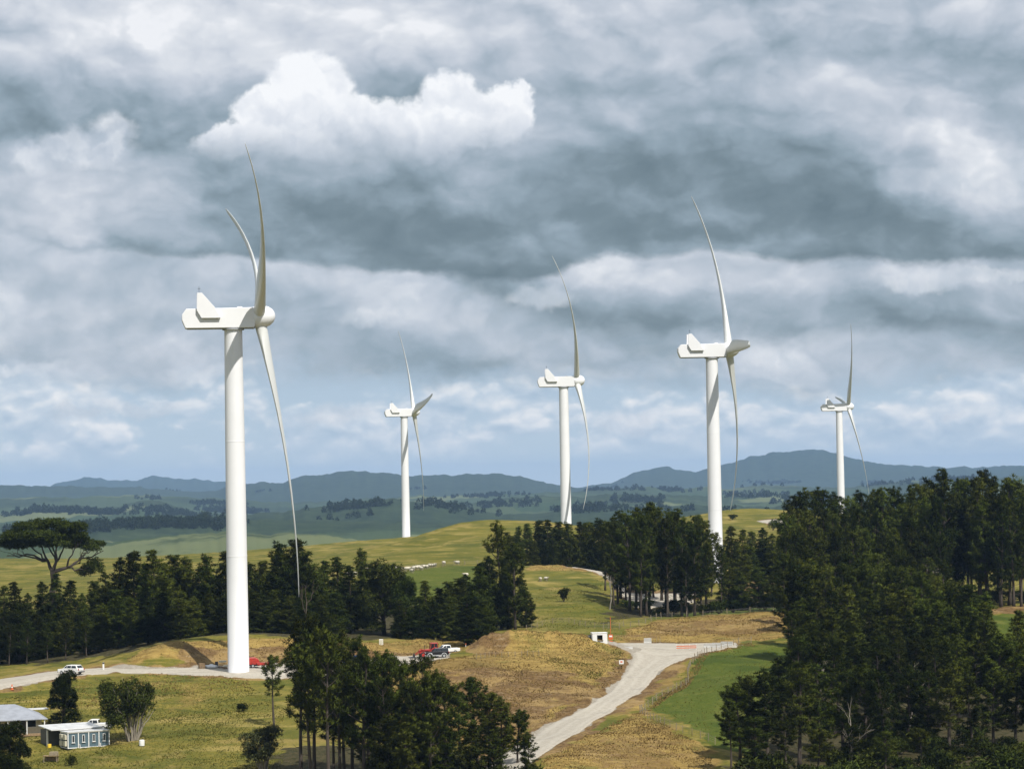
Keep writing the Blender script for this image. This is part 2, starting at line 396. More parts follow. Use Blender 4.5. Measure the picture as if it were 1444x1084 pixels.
# ------------------------------------------------------------------ ground sheet
def poly_world(pts): return np.array([hit(*p)[:2] for p in pts])
def sdist(x, y, poly):
    """signed distance to polygon, positive inside"""
    n = len(poly); ins = np.zeros(len(x), bool); d = np.full(len(x), 1e9)
    for i in range(n):
        a, b = poly[i], poly[(i + 1) % n]; e = b - a; L = e @ e + 1e-9
        t = np.clip(((x - a[0]) * e[0] + (y - a[1]) * e[1]) / L, 0, 1)
        d = np.minimum(d, np.hypot(x - a[0] - t * e[0], y - a[1] - t * e[1]))
        c = ((a[1] > y) != (b[1] > y)); xi = (b[0] - a[0]) * (y - a[1]) / (b[1] - a[1] + 1e-12) + a[0]
        ins ^= c & (x < xi)
    return np.where(ins, d, -d)
def zone(x, y, pts, soft=2.0, rag=2.0, seed=0, world=None):
    poly = poly_world(pts) if world is None else world
    out = np.zeros(len(x)); lo = poly.min(0) - 12; hi = poly.max(0) + 12
    k = (x > lo[0]) & (x < hi[0]) & (y > lo[1]) & (y < hi[1])
    if k.any():
        s = sdist(x[k], y[k], poly) + rag * fbm(x[k] / 5, y[k] / 5, 3, seed)
        out[k] = sstep(-soft, soft, s)
    return out

# the tracks as pairs of edge points
MAIN = [((640, 1112), (690, 1128)), ((696, 1074), (735, 1090)), ((737, 1046), (776, 1056)), ((756, 1033), (800, 1041)), ((799, 1011), (842, 1013)), ((834, 992), (880, 989)), ((869, 965), (910, 969)), ((889, 939), (936, 941)), ((893, 919), (966, 930)), ((880, 908.5), (992, 920))]
CROSS = [((852, 906), (855, 913)), ((880, 906), (886, 917)), ((905, 906), (908, 924)), ((950, 907), (950, 929)), ((995, 906.5), (995, 919)), ((1030, 906.5), (1030, 913.5)), ((1075, 906.5), (1075, 911))]
PAD = [((-60, 966), (-60, 986)), ((0, 957), (0, 973)), ((55, 949), (55, 960)), ((116, 943), (111, 953)), ((172, 941), (172, 947)), ((225, 943.5), (225, 949)), ((262, 942), (266, 951)), ((300, 937), (304, 954)), ((355, 936), (352, 957)), ((408, 935), (408, 957)), ((460, 934), (460, 953)), ((519, 930.5), (533, 942)), ((582, 924), (588, 934)), ((630, 921.5), (630, 929)), ((662, 920), (662, 925))]
UPPER = [((798, 797.6), (798, 799.2)), ((822, 800), (821, 802)), ((850, 808), (848, 810)), ((872, 820), (868, 824)), ((883, 832), (877, 838)), ((893, 837), (890, 857)), ((930, 836), (925, 858)), ((965, 836), (962, 851)), ((1000, 838), (1000, 846))]
FARPAD = [((1068, 734), (1072, 736)), ((1094, 732), (1096, 739.5)), ((1116, 732), (1120, 740)), ((1150, 733), (1150, 737))]
def ribbon_world(pairs, step=1.0):
    L = np.array([hit(*a)[:2] for a, b in pairs]); Rr = np.array([hit(*b)[:2] for a, b in pairs])
    mid = (L + Rr) / 2; d = np.r_[0, np.cumsum(np.hypot(*np.diff(mid, axis=0).T))]
    t = np.arange(0, d[-1], step)
    def smooth(A):
        q = np.stack([np.interp(t, d, A[:, i]) for i in (0, 1)], 1)
        k = max(3, int(14 / step)); ker = np.hanning(k + 2)[1:-1]; ker /= ker.sum()
        return np.stack([np.convolve(np.pad(q[:, i], k, mode='reflect', reflect_type='odd'), ker, 'same')[k:-k] for i in (0, 1)], 1)
    return smooth(L), smooth(Rr)
RIB = {k: ribbon_world(v) for k, v in (('main', MAIN), ('cross', CROSS), ('pad', PAD), ('upper', UPPER), ('farpad', FARPAD))}
def widened(key, k):
    L, Rr = RIB[key]; m = (L + Rr) / 2; w = np.hypot(*(L - Rr).T)[:, None]
    a = m + (L - m) * (w / 2 + k) / (w / 2 + 1e-6); b = m + (Rr - m) * (w / 2 + k) / (w / 2 + 1e-6)
    s = slice(None, None, 5)
    return np.r_[a[s], b[s][::-1]]

def bank_bumps(x, y):
    """small steep forms too narrow for the survey points: spoil heap, hump, cut faces"""
    z = np.zeros_like(x)
    for px, py, sx, sy, h in ((684, 922, 3.2, 3.4, 0.9), (696, 919, 4.4, 3.0, 1.2), (716, 915, 7.0, 3.2, 1.2), (745, 911, 8.0, 3.6, 1.0), (800, 907, 9.0, 4.0, .8), (836, 908, 7, 5, 0.9), (770, 908, 9, 5, .7), (238, 930, 5, 3.4, 1.5), (215, 934, 6, 3.4, 1.0), (190, 939, 5, 3, .5)):
        c = hit(px, py); d = ((x - c[0]) / sx) ** 2 + ((y - c[1]) / sy) ** 2
        z += h * np.exp(-d) * (1 + 0.30 * fbm(x / 1.6, y / 1.6, 4, 5))
    return z

th_d = R_(0.052)
ths = np.r_[np.linspace(-math.pi, -R_(15), 36)[:-1], np.arange(-R_(15), R_(15), th_d), np.linspace(R_(15), math.pi, 36)]
rs = np.r_[0.0, np.exp(np.arange(math.log(4), math.log(300), 0.05)), np.exp(np.arange(math.log(300), math.log(1500), 0.0026)), np.exp(np.arange(math.log(1500), math.log(25000), 0.0065)), 26500.0]
rs = np.unique(rs); rs = rs[np.r_[True, np.diff(rs) > 1e-3]]
nT, nR = len(ths), len(rs)
RR, TT = np.meshgrid(rs, ths, indexing='ij')
X = (RR * np.sin(TT)).ravel(); Y = (RR * np.cos(TT)).ravel()
Zg = height(X, Y)
rad = RR.ravel(); near = rad < 1700
_, woodw = far_h(X, Y)
cover = np.zeros((len(X), 4), np.float32)
xn, yn = X[near], Y[near]
cg, cd, cy_, cl = (np.zeros(near.sum()) for _ in range(4))
for k, w in (('main', 0.2), ('cross', 0.2), ('pad', 0.3), ('upper', 0.5), ('farpad', 0.5)):
    cg = np.maximum(cg, zone(xn, yn, None, 0.7, 1.4, 3, widened(k, w)))
road_core = np.zeros(near.sum())
for k in ('main', 'cross', 'pad', 'upper', 'farpad'): road_core = np.maximum(road_core, zone(xn, yn, None, 0.6, 0, 0, widened(k, 0.6)))
for k, w in (('main', 3.2), ('cross', 2.0), ('pad', 1.6), ('upper', 2.5), ('farpad', 3)):
    cd = np.maximum(cd, zone(xn, yn, None, 1.6, 3.0, 4, widened(k, w)))
MOUND = [(590, 932), (660, 926), (720, 905), (830, 897), (884, 925), (872, 960), (800, 1005), (742, 1042), (700, 1050), (630, 1045), (540, 1005), (520, 950)]
cy_ = np.maximum(cy_, zone(xn, yn, MOUND, 3, 5, 11))
cd = np.maximum(cd, 0.95 * zone(xn, yn, [(600, 950), (690, 942), (800, 948), (845, 970), (770, 1015), (720, 1035), (640, 1025)], 4, 7, 12))
BACK = [(180, 930), (225, 909), (268, 905), (400, 901), (520, 906), (600, 902), (700, 896), (740, 905), (700, 918), (660, 922), (520, 932), (400, 937), (180, 940)]
cy_ = np.maximum(cy_, zone(xn, yn, BACK, 1.5, 2, 13))
cd = np.maximum(cd, 0.8 * zone(xn, yn, [(255, 938), (262, 915), (330, 911), (400, 909), (520, 915), (640, 915), (640, 922), (520, 931), (400, 937)], 1.0, 2.0, 14))
cd = np.maximum(cd, 0.9 * zone(xn, yn, [(655, 924), (672, 908), (712, 906), (722, 918), (690, 926)], 0.8, 0.8, 17))
cy_ = np.maximum(cy_, zone(xn, yn, [(862, 905), (890, 886), (940, 874), (1000, 868), (1130, 866), (1140, 900), (1000, 906)], 2, 4, 15))
cd = np.maximum(cd, 0.55 * zone(xn, yn, [(880, 900), (940, 880), (1010, 872), (1110, 874), (1120, 890), (1000, 896)], 2, 5, 16))
cy_ = np.maximum(cy_, zone(xn, yn, [(745, 1100), (790, 1058), (850, 1028), (905, 1004), (950, 1030), (1000, 1058), (1010, 1110)], 3, 4, 18))
cy_ = np.maximum(cy_, 0.85 * zone(xn, yn, [(900, 1003), (950, 966), (972, 935), (960, 930), (930, 952), (900, 978), (865, 1005), (855, 1022)], 2, 3, 19))
cd = np.maximum(cd, 0.5 * zone(xn, yn, [(800, 1070), (870, 1030), (960, 1050), (980, 1090), (850, 1100)], 3, 8, 20))
for poly, wgt, sd in (([(705, 912), (780, 906), (850, 903), (872, 918), (800, 922), (740, 920)], .62, 30), ([(912, 1000), (955, 972), (978, 945), (990, 921), (1060, 910), (1160, 902), (1200, 1084), (1010, 1052)], 1.0, 21), ([(1360, 866), (1470, 864), (1470, 1010), (1300, 960)], 0.9, 22), ([(1330, 1030), (1470, 1000), (1470, 1120), (1300, 1120)], 0.9, 23),
                       ([(540, 815), (600, 801), (690, 796), (690, 850), (540, 860)], 0.6, 24), ([(745, 890), (760, 830), (850, 820), (880, 860), (860, 895)], 0.45, 25), ([(890, 877), (960, 862), (1130, 850), (1130, 866), (1000, 866)], 0.7, 26)):
    cl = np.maximum(cl, wgt * zone(xn, yn, poly, 1.5, 2.5, sd))
cy_ = np.maximum(cy_, 0.8 * zone(xn, yn, [(738, 806), (760, 795), (820, 798), (850, 808), (800, 806)], 1.5, 3, 27))
cd = np.maximum(cd, zone(xn, yn, [(1385, 861), (1420, 855), (1470, 853), (1470, 862), (1400, 866)], 1, 1.5, 28))
cd = np.maximum(cd, zone(xn, yn, [(1035, 829), (1045, 822), (1090, 822), (1092, 828), (1060, 836)], 1, 1.5, 29))
# rough pasture keeps dry streaks
dryn = 0.55 * sstep(0.0, 0.6, fbm(xn / 26, yn / 40, 4, 31)) * (1 - cl)
cy_ = np.maximum(cy_, dryn * sstep(400, 440, yn) * (1 - sstep(560, 640, yn)))
cy_ = np.maximum(cy_, 0.3 * sstep(0.1, 0.6, fbm(xn / 60, yn / 90, 3, 33)) * sstep(640, 700, yn))
cover[near] = np.stack([cg, cd, cy_, cl], 1)
# tufty relief away from the tracks
rel = 0.16 * fbm(xn / 2.2, yn / 3.0, 3, 41) + 0.35 * fbm(xn / 11, yn / 11, 3, 42) + 0.10 * fbm(xn / 0.9, yn / 1.5, 2, 43)
rel *= (1 - road_core) * (1 - 0.65 * cl) * sstep(60, 200, yn)
rel += cd * (1 - road_core) * 0.5 * (ridged(xn / 3, yn / 5, 3, 44) - 0.5) + np.maximum(cy_, cd) * (1 - road_core) * 1.0 * (ridged(xn / 13 + yn / 40, yn / 26, 4, 45) - 0.5)
Zg[near] += rel + bank_bumps(xn, yn) - 0.10 * road_core
V = np.stack([X, Y, Zg], 1)
_ZG = Zg.reshape(nR, nT)
def surf(x, y):
    """height of the finished ground sheet"""
    x = np.atleast_1d(np.asarray(x, float)); y = np.atleast_1d(np.asarray(y, float)); r = np.hypot(x, y); t = np.arctan2(x, y)
    i = np.clip(np.searchsorted(rs, r) - 1, 0, nR - 2); j = np.clip(np.searchsorted(ths, t) - 1, 0, nT - 2)
    a = np.clip((r - rs[i]) / (rs[i + 1] - rs[i]), 0, 1); b = np.clip((t - ths[j]) / (ths[j + 1] - ths[j]), 0, 1)
    return (_ZG[i, j] * (1 - b) + _ZG[i, j + 1] * b) * (1 - a) + (_ZG[i + 1, j] * (1 - b) + _ZG[i + 1, j + 1] * b) * a
def gz(x, y): return float(surf([x], [y])[0])
ii = np.arange(nR - 1)[:, None] * nT; jj = np.arange(nT - 1)[None, :]
a = (ii + jj).ravel(); Fq = np.stack([a, a + 1, a + nT + 1, a + nT], 1)[:, ::-1]
me = np_mesh('ground', V, Fq, [], smooth=True)
ca = me.attributes.new('cover', 'FLOAT_COLOR', 'POINT'); ca.data.foreach_set('color', cover.ravel())
duff = np.zeros(len(X)); dn = np.zeros(near.sum())
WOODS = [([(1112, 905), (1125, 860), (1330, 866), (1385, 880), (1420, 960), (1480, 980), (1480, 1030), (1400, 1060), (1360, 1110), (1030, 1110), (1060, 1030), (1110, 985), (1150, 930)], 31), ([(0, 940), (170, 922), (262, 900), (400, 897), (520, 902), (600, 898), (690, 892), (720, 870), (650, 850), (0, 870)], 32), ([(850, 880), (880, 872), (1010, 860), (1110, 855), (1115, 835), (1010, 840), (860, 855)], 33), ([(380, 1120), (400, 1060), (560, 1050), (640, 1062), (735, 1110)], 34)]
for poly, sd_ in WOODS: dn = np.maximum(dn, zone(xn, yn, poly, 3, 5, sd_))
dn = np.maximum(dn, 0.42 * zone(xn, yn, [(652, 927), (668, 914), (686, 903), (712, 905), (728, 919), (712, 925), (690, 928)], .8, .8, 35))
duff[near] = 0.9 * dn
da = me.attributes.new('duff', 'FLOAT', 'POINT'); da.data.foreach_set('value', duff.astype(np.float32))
wa = me.attributes.new('wooded', 'FLOAT', 'POINT'); wa.data.foreach_set('value', (woodw * sstep(1500, 1900, rad)).astype(np.float32))
fa = me.attributes.new('far', 'FLOAT', 'POINT'); fa.data.foreach_set('value', sstep(1350, 1800, rad).astype(np.float32))

m, g, b, o = new_mat('ground_cover')
pos = g.node('ShaderNodeNewGeometry').outputs['Position']
att = g.node('ShaderNodeAttribute', attribute_name='cover'); cs = g.node('ShaderNodeSeparateColor'); g.L.new(att.outputs['Color'], cs.inputs[0])
grav, dirt, dry = cs.outputs; lush = att.outputs['Alpha']
nb = g.noise(pos, 0.03, 4, 0.55); nm = g.noise(pos, 0.16, 5, 0.6); nf = g.noise(pos, 1.1, 5, 0.7); ng = g.noise(pos, 5.0, 3, 0.7)
streak = g.noise(g.vm('MULTIPLY', pos, (0.35, 0.9, 1.6)), 0.8, 5, 0.65)
def thr(f, n, k=0.7): return g.mr(g.m('ADD', f, g.m('MULTIPLY', g.m('SUBTRACT', n, 0.5), k)), 0.35, 0.65)
past = g.mix(g.mr(nm, 0.3, 0.7), (0.120, 0.108, 0.015), (0.240, 0.188, 0.036))
past = g.mix(g.mr(nf, 0.35, 0.7), past, (0.088, 0.094, 0.016))
past = g.mix(g.m('MULTIPLY', g.mr(ng, 0.5, 0.8), 0.5), past, (0.26, 0.21, 0.08))
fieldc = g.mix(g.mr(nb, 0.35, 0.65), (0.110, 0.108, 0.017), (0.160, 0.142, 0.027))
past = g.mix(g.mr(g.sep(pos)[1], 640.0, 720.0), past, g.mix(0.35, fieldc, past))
lushc = g.mix(g.mr(nf, 0.3, 0.75), (0.056, 0.080, 0.009), (0.096, 0.112, 0.016))
lushc = g.mix(g.m('MULTIPLY', g.mr(nm, 0.50, 0.68), 0.75), lushc, (0.125, 0.130, 0.026))
lushc = g.mix(g.m('MULTIPLY', g.mr(g.noise(pos, 0.06, 5, 0.6), 0.5, 0.62), 0.65), lushc, (0.036, 0.060, 0.008))
dryc = g.mix(g.mr(streak, 0.3, 0.7), (0.165, 0.105, 0.028), (0.330, 0.230, 0.070))
dryc = g.mix(g.m('MULTIPLY', g.mr(ng, 0.52, 0.78), 0.6), dryc, (0.47, 0.36, 0.14))
dryc = g.mix(g.m('MULTIPLY', g.mr(nm, 0.5, 0.68), 0.6), dryc, (0.110, 0.115, 0.026))
lump = g.noise(pos, 0.07, 4, 0.6)
dryc = g.mix(g.m('MULTIPLY', g.mr(lump, 0.5, 0.68), 0.6), dryc, (0.150, 0.098, 0.034))
dirtc = g.mix(g.mr(nf, 0.3, 0.7), (0.078, 0.045, 0.018), (0.200, 0.125, 0.052))
dirtc = g.mix(g.m('MULTIPLY', g.mr(g.noise(pos, 0.12, 5, 0.65), 0.48, 0.62), 0.75), dirtc, (0.30, 0.205, 0.080))
dirtc = g.mix(g.m('MULTIPLY', g.mr(streak, 0.52, 0.75), 0.6), dirtc, (0.33, 0.25, 0.15))
gravc = g.mix(g.mr(nf, 0.3, 0.7), (0.24, 0.21, 0.165), (0.33, 0.30, 0.25))
terr = g.noise(g.vm('MULTIPLY', pos, (0.05, 0.05, 1.5)), 1.0, 5, 0.6, 0.6)
past = g.mix(g.m('MULTIPLY', g.mr(terr, 0.52, 0.66), 0.75), past, (0.29, 0.225, 0.07))
past = g.mix(g.m('MULTIPLY', g.mr(terr, 0.48, 0.34), 0.75), past, (0.058, 0.072, 0.012))
past = g.mix(g.m('MULTIPLY', g.mr(g.noise(pos, 0.055, 5, 0.62), 0.50, 0.62), 0.65), past, (0.075, 0.085, 0.014))
past = g.mix(g.m('MULTIPLY', g.mr(g.noise(g.vm('ADD', pos, (31.0, 17.0, 0.0)), 0.08, 5, 0.62), 0.54, 0.66), 0.6), past, (0.27, 0.20, 0.065))
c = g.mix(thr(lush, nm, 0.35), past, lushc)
c = g.mix(thr(dry, nf, 0.8), c, dryc)
c = g.mix(thr(dirt, nf, 0.9), c, dirtc)
c = g.mix(thr(grav, ng, 0.6), c, gravc)
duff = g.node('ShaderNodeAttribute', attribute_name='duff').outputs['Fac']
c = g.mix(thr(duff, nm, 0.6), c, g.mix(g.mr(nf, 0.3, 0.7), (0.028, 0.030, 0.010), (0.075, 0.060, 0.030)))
# far country: fields with cloud shadow darkened into their colour, scrub and bush
far = g.node('ShaderNodeAttribute', attribute_name='far').outputs['Fac']; wood = g.node('ShaderNodeAttribute', attribute_name='wooded').outputs['Fac']
flat = g.vm('MULTIPLY', pos, (1, 1, 0))
vo = g.node('ShaderNodeTexVoronoi'); vo.inputs['Scale'].default_value = 0.0036; g.put(vo.inputs['Vector'], g.vm('ADD', flat, g.vm('SCALE', g.noise(flat, 0.002, 3, 0.5, col=True), None))); vo.feature = 'F1'
sc_ = vo.inputs['Vector'].links[0].from_node.inputs[1].links[0].from_node; sc_.inputs['Scale'].default_value = 300.0
fc = g.sep(vo.outputs['Color'])
shaded_fieldf = g.mix(fc[0], (0.026, 0.046, 0.018), (0.055, 0.072, 0.028))
shaded_fieldf = g.mix(g.mr(fc[1], 0.80, 0.88), shaded_fieldf, (0.125, 0.14, 0.062))
shaded_fieldf = g.mix(g.m('MULTIPLY', g.noise(flat, 0.012, 4, 0.6), 0.5), shaded_fieldf, (0.05, 0.08, 0.03))
nw = g.noise(flat, 0.0022, 6, 0.62); nw2 = g.noise(flat, 0.02, 4, 0.7)
wf_ = g.mr(g.m('ADD', g.m('ADD', g.m('MULTIPLY', wood, 0.55), nw), g.m('MULTIPLY', g.m('SUBTRACT', nw2, 0.5), 0.22)), 0.66, 0.74)
bush = g.mix(g.mr(nw2, 0.3, 0.7), (0.014, 0.026, 0.012), (0.034, 0.052, 0.020))
cf = g.mix(wf_, shaded_fieldf, bush)
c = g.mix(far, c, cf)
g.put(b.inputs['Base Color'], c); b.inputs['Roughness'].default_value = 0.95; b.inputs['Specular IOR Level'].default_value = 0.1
bp = g.node('ShaderNodeBump'); bp.inputs['Strength'].default_value = 0.9; bp.inputs['Distance'].default_value = 0.25
g.put(bp.inputs['Height'], g.m('ADD', nf, g.m('MULTIPLY', ng, 0.5))); g.L.new(bp.outputs[0], b.inputs['Normal'])
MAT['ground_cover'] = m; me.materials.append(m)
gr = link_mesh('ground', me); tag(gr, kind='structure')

# gravel tracks: own draped sheets
m, g, b, o = new_mat('gravel')
pos = g.node('ShaderNodeNewGeometry').outputs['Position']; uv = g.node('ShaderNodeAttribute', attribute_name='across').outputs['Fac']
nf = g.noise(pos, 1.6, 5, 0.7); nm = g.noise(pos, 0.22, 4, 0.6); ng = g.noise(pos, 9.0, 3, 0.7)
lane = g.m('ABSOLUTE', g.m('SINE', g.m('MULTIPLY', g.m('ADD', uv, g.m('MULTIPLY', g.m('SUBTRACT', nm, 0.5), 0.16)), 9.42)))
c = g.mix(g.mr(nf, 0.3, 0.72), (0.315, 0.285, 0.232), (0.425, 0.385, 0.318))
c = g.mix(g.m('MULTIPLY', g.mr(lane, 0.7, 1.0), g.m('MULTIPLY', nm, 0.5)), c, (0.50, 0.465, 0.395))
c = g.mix(g.m('MULTIPLY', g.mr(nm, 0.52, 0.72), 0.5), c, (0.24, 0.22, 0.19))
c = g.mix(g.m('MULTIPLY', g.mr(ng, 0.58, 0.8), 0.35), c, (0.17, 0.155, 0.135))
g.put(b.inputs['Base Color'], c); b.inputs['Roughness'].default_value = 0.95; b.inputs['Specular IOR Level'].default_value = 0.1
bp = g.node('ShaderNodeBump'); bp.inputs['Strength'].default_value = 0.6; bp.inputs['Distance'].default_value = 0.08; g.put(bp.inputs['Height'], g.m('ADD', nf, ng)); g.L.new(bp.outputs[0], b.inputs['Normal'])
MAT['gravel'] = m
def sheet(key, name, off, nx=25):
    L, Rr = RIB[key]; n = len(L); u = np.linspace(0, 1, nx)
    wob = (fbm(np.arange(n) / 3.0, np.zeros(n), 4, 50) * 0.5)[:, None]; wob2 = (fbm(np.arange(n) / 3.0, np.ones(n) * 9, 4, 51) * 0.5)[:, None]
    d = (Rr - L) / np.maximum(np.hypot(*(Rr - L).T)[:, None], 0.1)
    A = L + d * wob; B = Rr + d * wob2
    P_ = A[:, None, :] * (1 - u[None, :, None]) + B[:, None, :] * u[None, :, None]
    x, y = P_[..., 0].ravel(), P_[..., 1].ravel(); z = height(x, y)
    uu = np.tile(u, n)
    edge = np.minimum(uu, 1 - uu)
    z = z + off - 0.16 * (1 - sstep(0, 0.05, edge)) + 0.03 * fbm(x / 1.5, y / 1.5, 2, 52) * sstep(0.05, .12, edge)
    ed = np.minimum(np.arange(n), n - 1 - np.arange(n)).astype(float); ed = np.repeat(ed, nx) + 1.5 * fbm(x / 2, y / 2, 3, 55)
    z = z - 0.35 * (1 - sstep(0, 3.5, ed))
    k = np.arange(n - 1)[:, None] * nx + np.arange(nx - 1)[None, :]; k = k.ravel()
    Fq = np.stack([k, k + 1, k + nx + 1, k + nx], 1)
    me = np_mesh(name, np.stack([x, y, z], 1), Fq, [MAT['gravel']], smooth=True)
    nr = np.zeros(len(me.polygons) * 3); me.polygons.foreach_get('normal', nr)
    if nr[2::3].mean() < 0: me.flip_normals()
    t = me.attributes.new('across', 'FLOAT', 'POINT'); t.data.foreach_set('value', uu.astype(np.float32))
    return tag(link_mesh(name, me), kind='structure')
sheet('main', 'gravel_road', 0.07); sheet('cross', 'gravel_road', 0.11); sheet('pad', 'gravel_track', 0.07); sheet('upper', 'gravel_path', 0.09); sheet('farpad', 'gravel_path', 0.10)

# ------------------------------------------------------------------ sun, sky, air
SUN_EL, SUN_AZ = R_(51), R_(149)
sd = Vector((math.sin(SUN_AZ) * math.cos(SUN_EL), math.cos(SUN_AZ) * math.cos(SUN_EL), math.sin(SUN_EL)))
ld = bpy.data.lights.new('sun', 'SUN'); ld.energy = 5.0; ld.angle = R_(0.5); ld.color = (1.0, 0.955, 0.88)
so = bpy.data.objects.new('sun', ld); COL.objects.link(so); so.rotation_euler = sd.to_track_quat('Z', 'Y').to_euler(); so.location = (0, 0, 300)
# ------------------------------------------------------------------ sky: Nishita blue behind several decks of cloud
w = bpy.data.worlds.new('World'); scene.world = w; w.use_nodes = True; w.node_tree.nodes.clear()
g = G(w.node_tree); out = g.node('ShaderNodeOutputWorld')
sky = g.node('ShaderNodeTexSky', sky_type='NISHITA'); sky.sun_disc = False; sky.sun_elevation = SUN_EL; sky.sun_rotation = SUN_AZ
sky.air_density = 1.0; sky.dust_density = 0.6
bg1 = g.node('ShaderNodeBackground'); g.L.new(sky.outputs[0], bg1.inputs[0]); bg1.inputs[1].default_value = 0.07
dirv = g.node('ShaderNodeTexCoord').outputs['Generated']
X_, Y_, Z_ = g.sep(dirv)
# bearing and elevation, in thousandths-of-a-photo units: U right, V up
U = g.m('MULTIPLY', g.m('ARCTAN2', X_, Y_), 4.0)
Vv = g.m('MULTIPLY', g.m('ARCSINE', Z_), 4.0)
q = g.xyz(U, Vv, 0.0)
def uv(px, py): return ((px - CX) / 1000.0, (hor(px) - py) / 1000.0)
# billow fields, a little flatter towards the horizon
qs = g.xyz(g.m('MULTIPLY', U, 0.8), g.m('MULTIPLY', Vv, 1.25), 0.0)
wob = g.vm('SUBTRACT', g.noise(qs, 3.2, 3, 0.5, col=True), (0.5, 0.5, 0.5))
wobf = g.vm('SUBTRACT', g.noise(qs, 13.0, 6, 0.6, col=True), (0.5, 0.5, 0.5))
warp = g.vm('ADD', g.vm('MULTIPLY', wob, (0.16, 0.12, 0)), g.vm('MULTIPLY', wobf, (0.08, 0.07, 0)))
qw = g.vm('ADD', q, warp)
wv = g.sep(warp)[1]
def blob(px, py, rx, ry, amp, acc, p=None):
    u, v = uv(px, py); sx, sy = 1000.0 / rx, 1000.0 / ry
    d = g.vm('MULTIPLY_ADD', p or qw, (sx, sy, 0), (-u * sx, -v * sy, 0))
    e = g.m('POWER', 0.3679, g.vm('DOT_PRODUCT', d, d, out=1))
    return g.m('MULTIPLY_ADD', e, amp, acc)
qd = g.vm('ADD', qs, g.vm('MULTIPLY', wob, (0.12, 0.12, 0)))
n1 = g.noise(qd, 3.4, 8, 0.56); n1s = g.noise(g.vm('ADD', qd, (0.02, 0.045, 0)), 3.4, 4, 0.45)
qv = g.vm('ADD', qd, g.vm('MULTIPLY', wobf, (0.07, 0.07, 0)))
n2 = g.m('SUBTRACT', 1.0, g.voro(qv, 6.5, 3.0, 0.55, 0)); n2s = g.m('SUBTRACT', 1.0, g.voro(g.vm('ADD', qv, (0.012, 0.03, 0)), 6.5, 2.0, 0.55, 0))
relief = g.m('ADD', g.m('MULTIPLY', g.m('SUBTRACT', n1, n1s), 1.0), g.m('MULTIPLY', g.m('SUBTRACT', n2, n2s), 0.68))
puff = g.m('ADD', g.m('MULTIPLY', g.m('SUBTRACT', n1, 0.5), 0.45), g.m('MULTIPLY', g.m('SUBTRACT', n2, 0.58), 0.38))
tex = g.m('ADD', relief, puff)
def curve(pts):
    """base height of a deck along the bearing"""
    n = g.node('ShaderNodeFloatCurve'); g.put(n.inputs['Value'], g.m('MULTIPLY_ADD', U, 0.5, 0.5, clamp=True))
    c = n.mapping.curves[0]; P_ = [((uv(x, y)[0] * 0.5 + 0.5), uv(x, y)[1]) for x, y in pts]
    c.points[0].location = (0.0, P_[0][1]); c.points[1].location = (1.0, P_[-1][1])
    for p_ in P_: c.points.new(*p_)
    n.mapping.update(); return n.outputs[0]
CR = [(0.0, (0.122, 0.172, 0.203)), (0.2, (0.172, 0.231, 0.268)), (0.40, (0.275, 0.350, 0.412)), (0.58, (0.405, 0.472, 0.550)), (0.76, (0.575, 0.618, 0.690)), (0.92, (0.75, 0.775, 0.82)), (1.0, (0.88, 0.89, 0.92))]
def deck(under, pts, lo, hi, ext, blobs, k=1.0, edge=(0.0, 0.012), warpk=0.7, opac=1.0):
    bv = curve(pts); h = g.m('SUBTRACT', g.m('MULTIPLY_ADD', wv, warpk, Vv), bv)
    val = g.m('ADD', g.mr(h, 0.0, ext, lo, hi, smooth=False), g.m('MULTIPLY', tex, k))
    for bl in blobs: val = blob(*bl, val)
    al = g.mr(h, edge[0], edge[1])
    if opac != 1.0: al = g.m('MULTIPLY', al, opac)
    return g.mix(al, under, g.ramp(val, CR))
# open sky low down, with rows of small far cumulus
qc = g.xyz(U, g.m('MULTIPLY', Vv, 1.7), 0.0)
qcw = g.vm('ADD', qc, g.vm('MULTIPLY', wobf, (0.06, 0.06, 0)))
c1 = g.m('SUBTRACT', 0.95, g.voro(qcw, 8.5, 3.0, 0.58, 0)); c1b = g.m('SUBTRACT', 0.95, g.voro(g.vm('ADD', qcw, (0.005, 0.022, 0)), 8.5, 2.0, 0.58, 0))
big = g.noise(g.vm('ADD', qc, (7, 2, 0)), 2.8, 3, 0.5)
cum = g.mr(g.m('ADD', c1, g.m('MULTIPLY', g.m('SUBTRACT', big, 0.5), 1.5)), 0.47, 0.70)
cumb = g.m('MULTIPLY', cum, g.m('MULTIPLY', g.mr(Vv, 0.012, 0.075), 0.95))
lowblue = g.ramp(g.mr(Vv, 0.0, 0.22, smooth=False), [(0.0, (0.58, 0.68, 0.75)), (0.4, (0.48, 0.60, 0.71)), (1.0, (0.39, 0.51, 0.64))])
cumc = g.ramp(g.m('ADD', g.m('MULTIPLY', g.m('SUBTRACT', c1, c1b), 2.6), 0.5), [(0.0, (0.40, 0.52, 0.65)), (0.5, (0.60, 0.68, 0.77)), (1.0, (0.90, 0.90, 0.91))])
body = g.mix(cumb, lowblue, cumc)
body = deck(body, [(-300, 560), (0, 548), (150, 560), (330, 545), (500, 560), (620, 550), (760, 552), (900, 545), (1000, 555), (1120, 562), (1300, 558), (1444, 560), (1700, 560)], 0.40, 0.62, 0.12,
  ((80, 522, 60, 12, .28), (280, 520, 60, 20, .22), (150, 545, 90, 10, .1), (430, 480, 90, 30, -.10), (640, 520, 150, 20, -.14), (1090, 505, 60, 26, .24), (300, 440, 260, 40, -.04), (560, 420, 60, 22, .20), (680, 450, 60, 30, .05), (20, 440, 50, 70, .18)), 0.9, (0.0, 0.05), 0.9, 0.92)
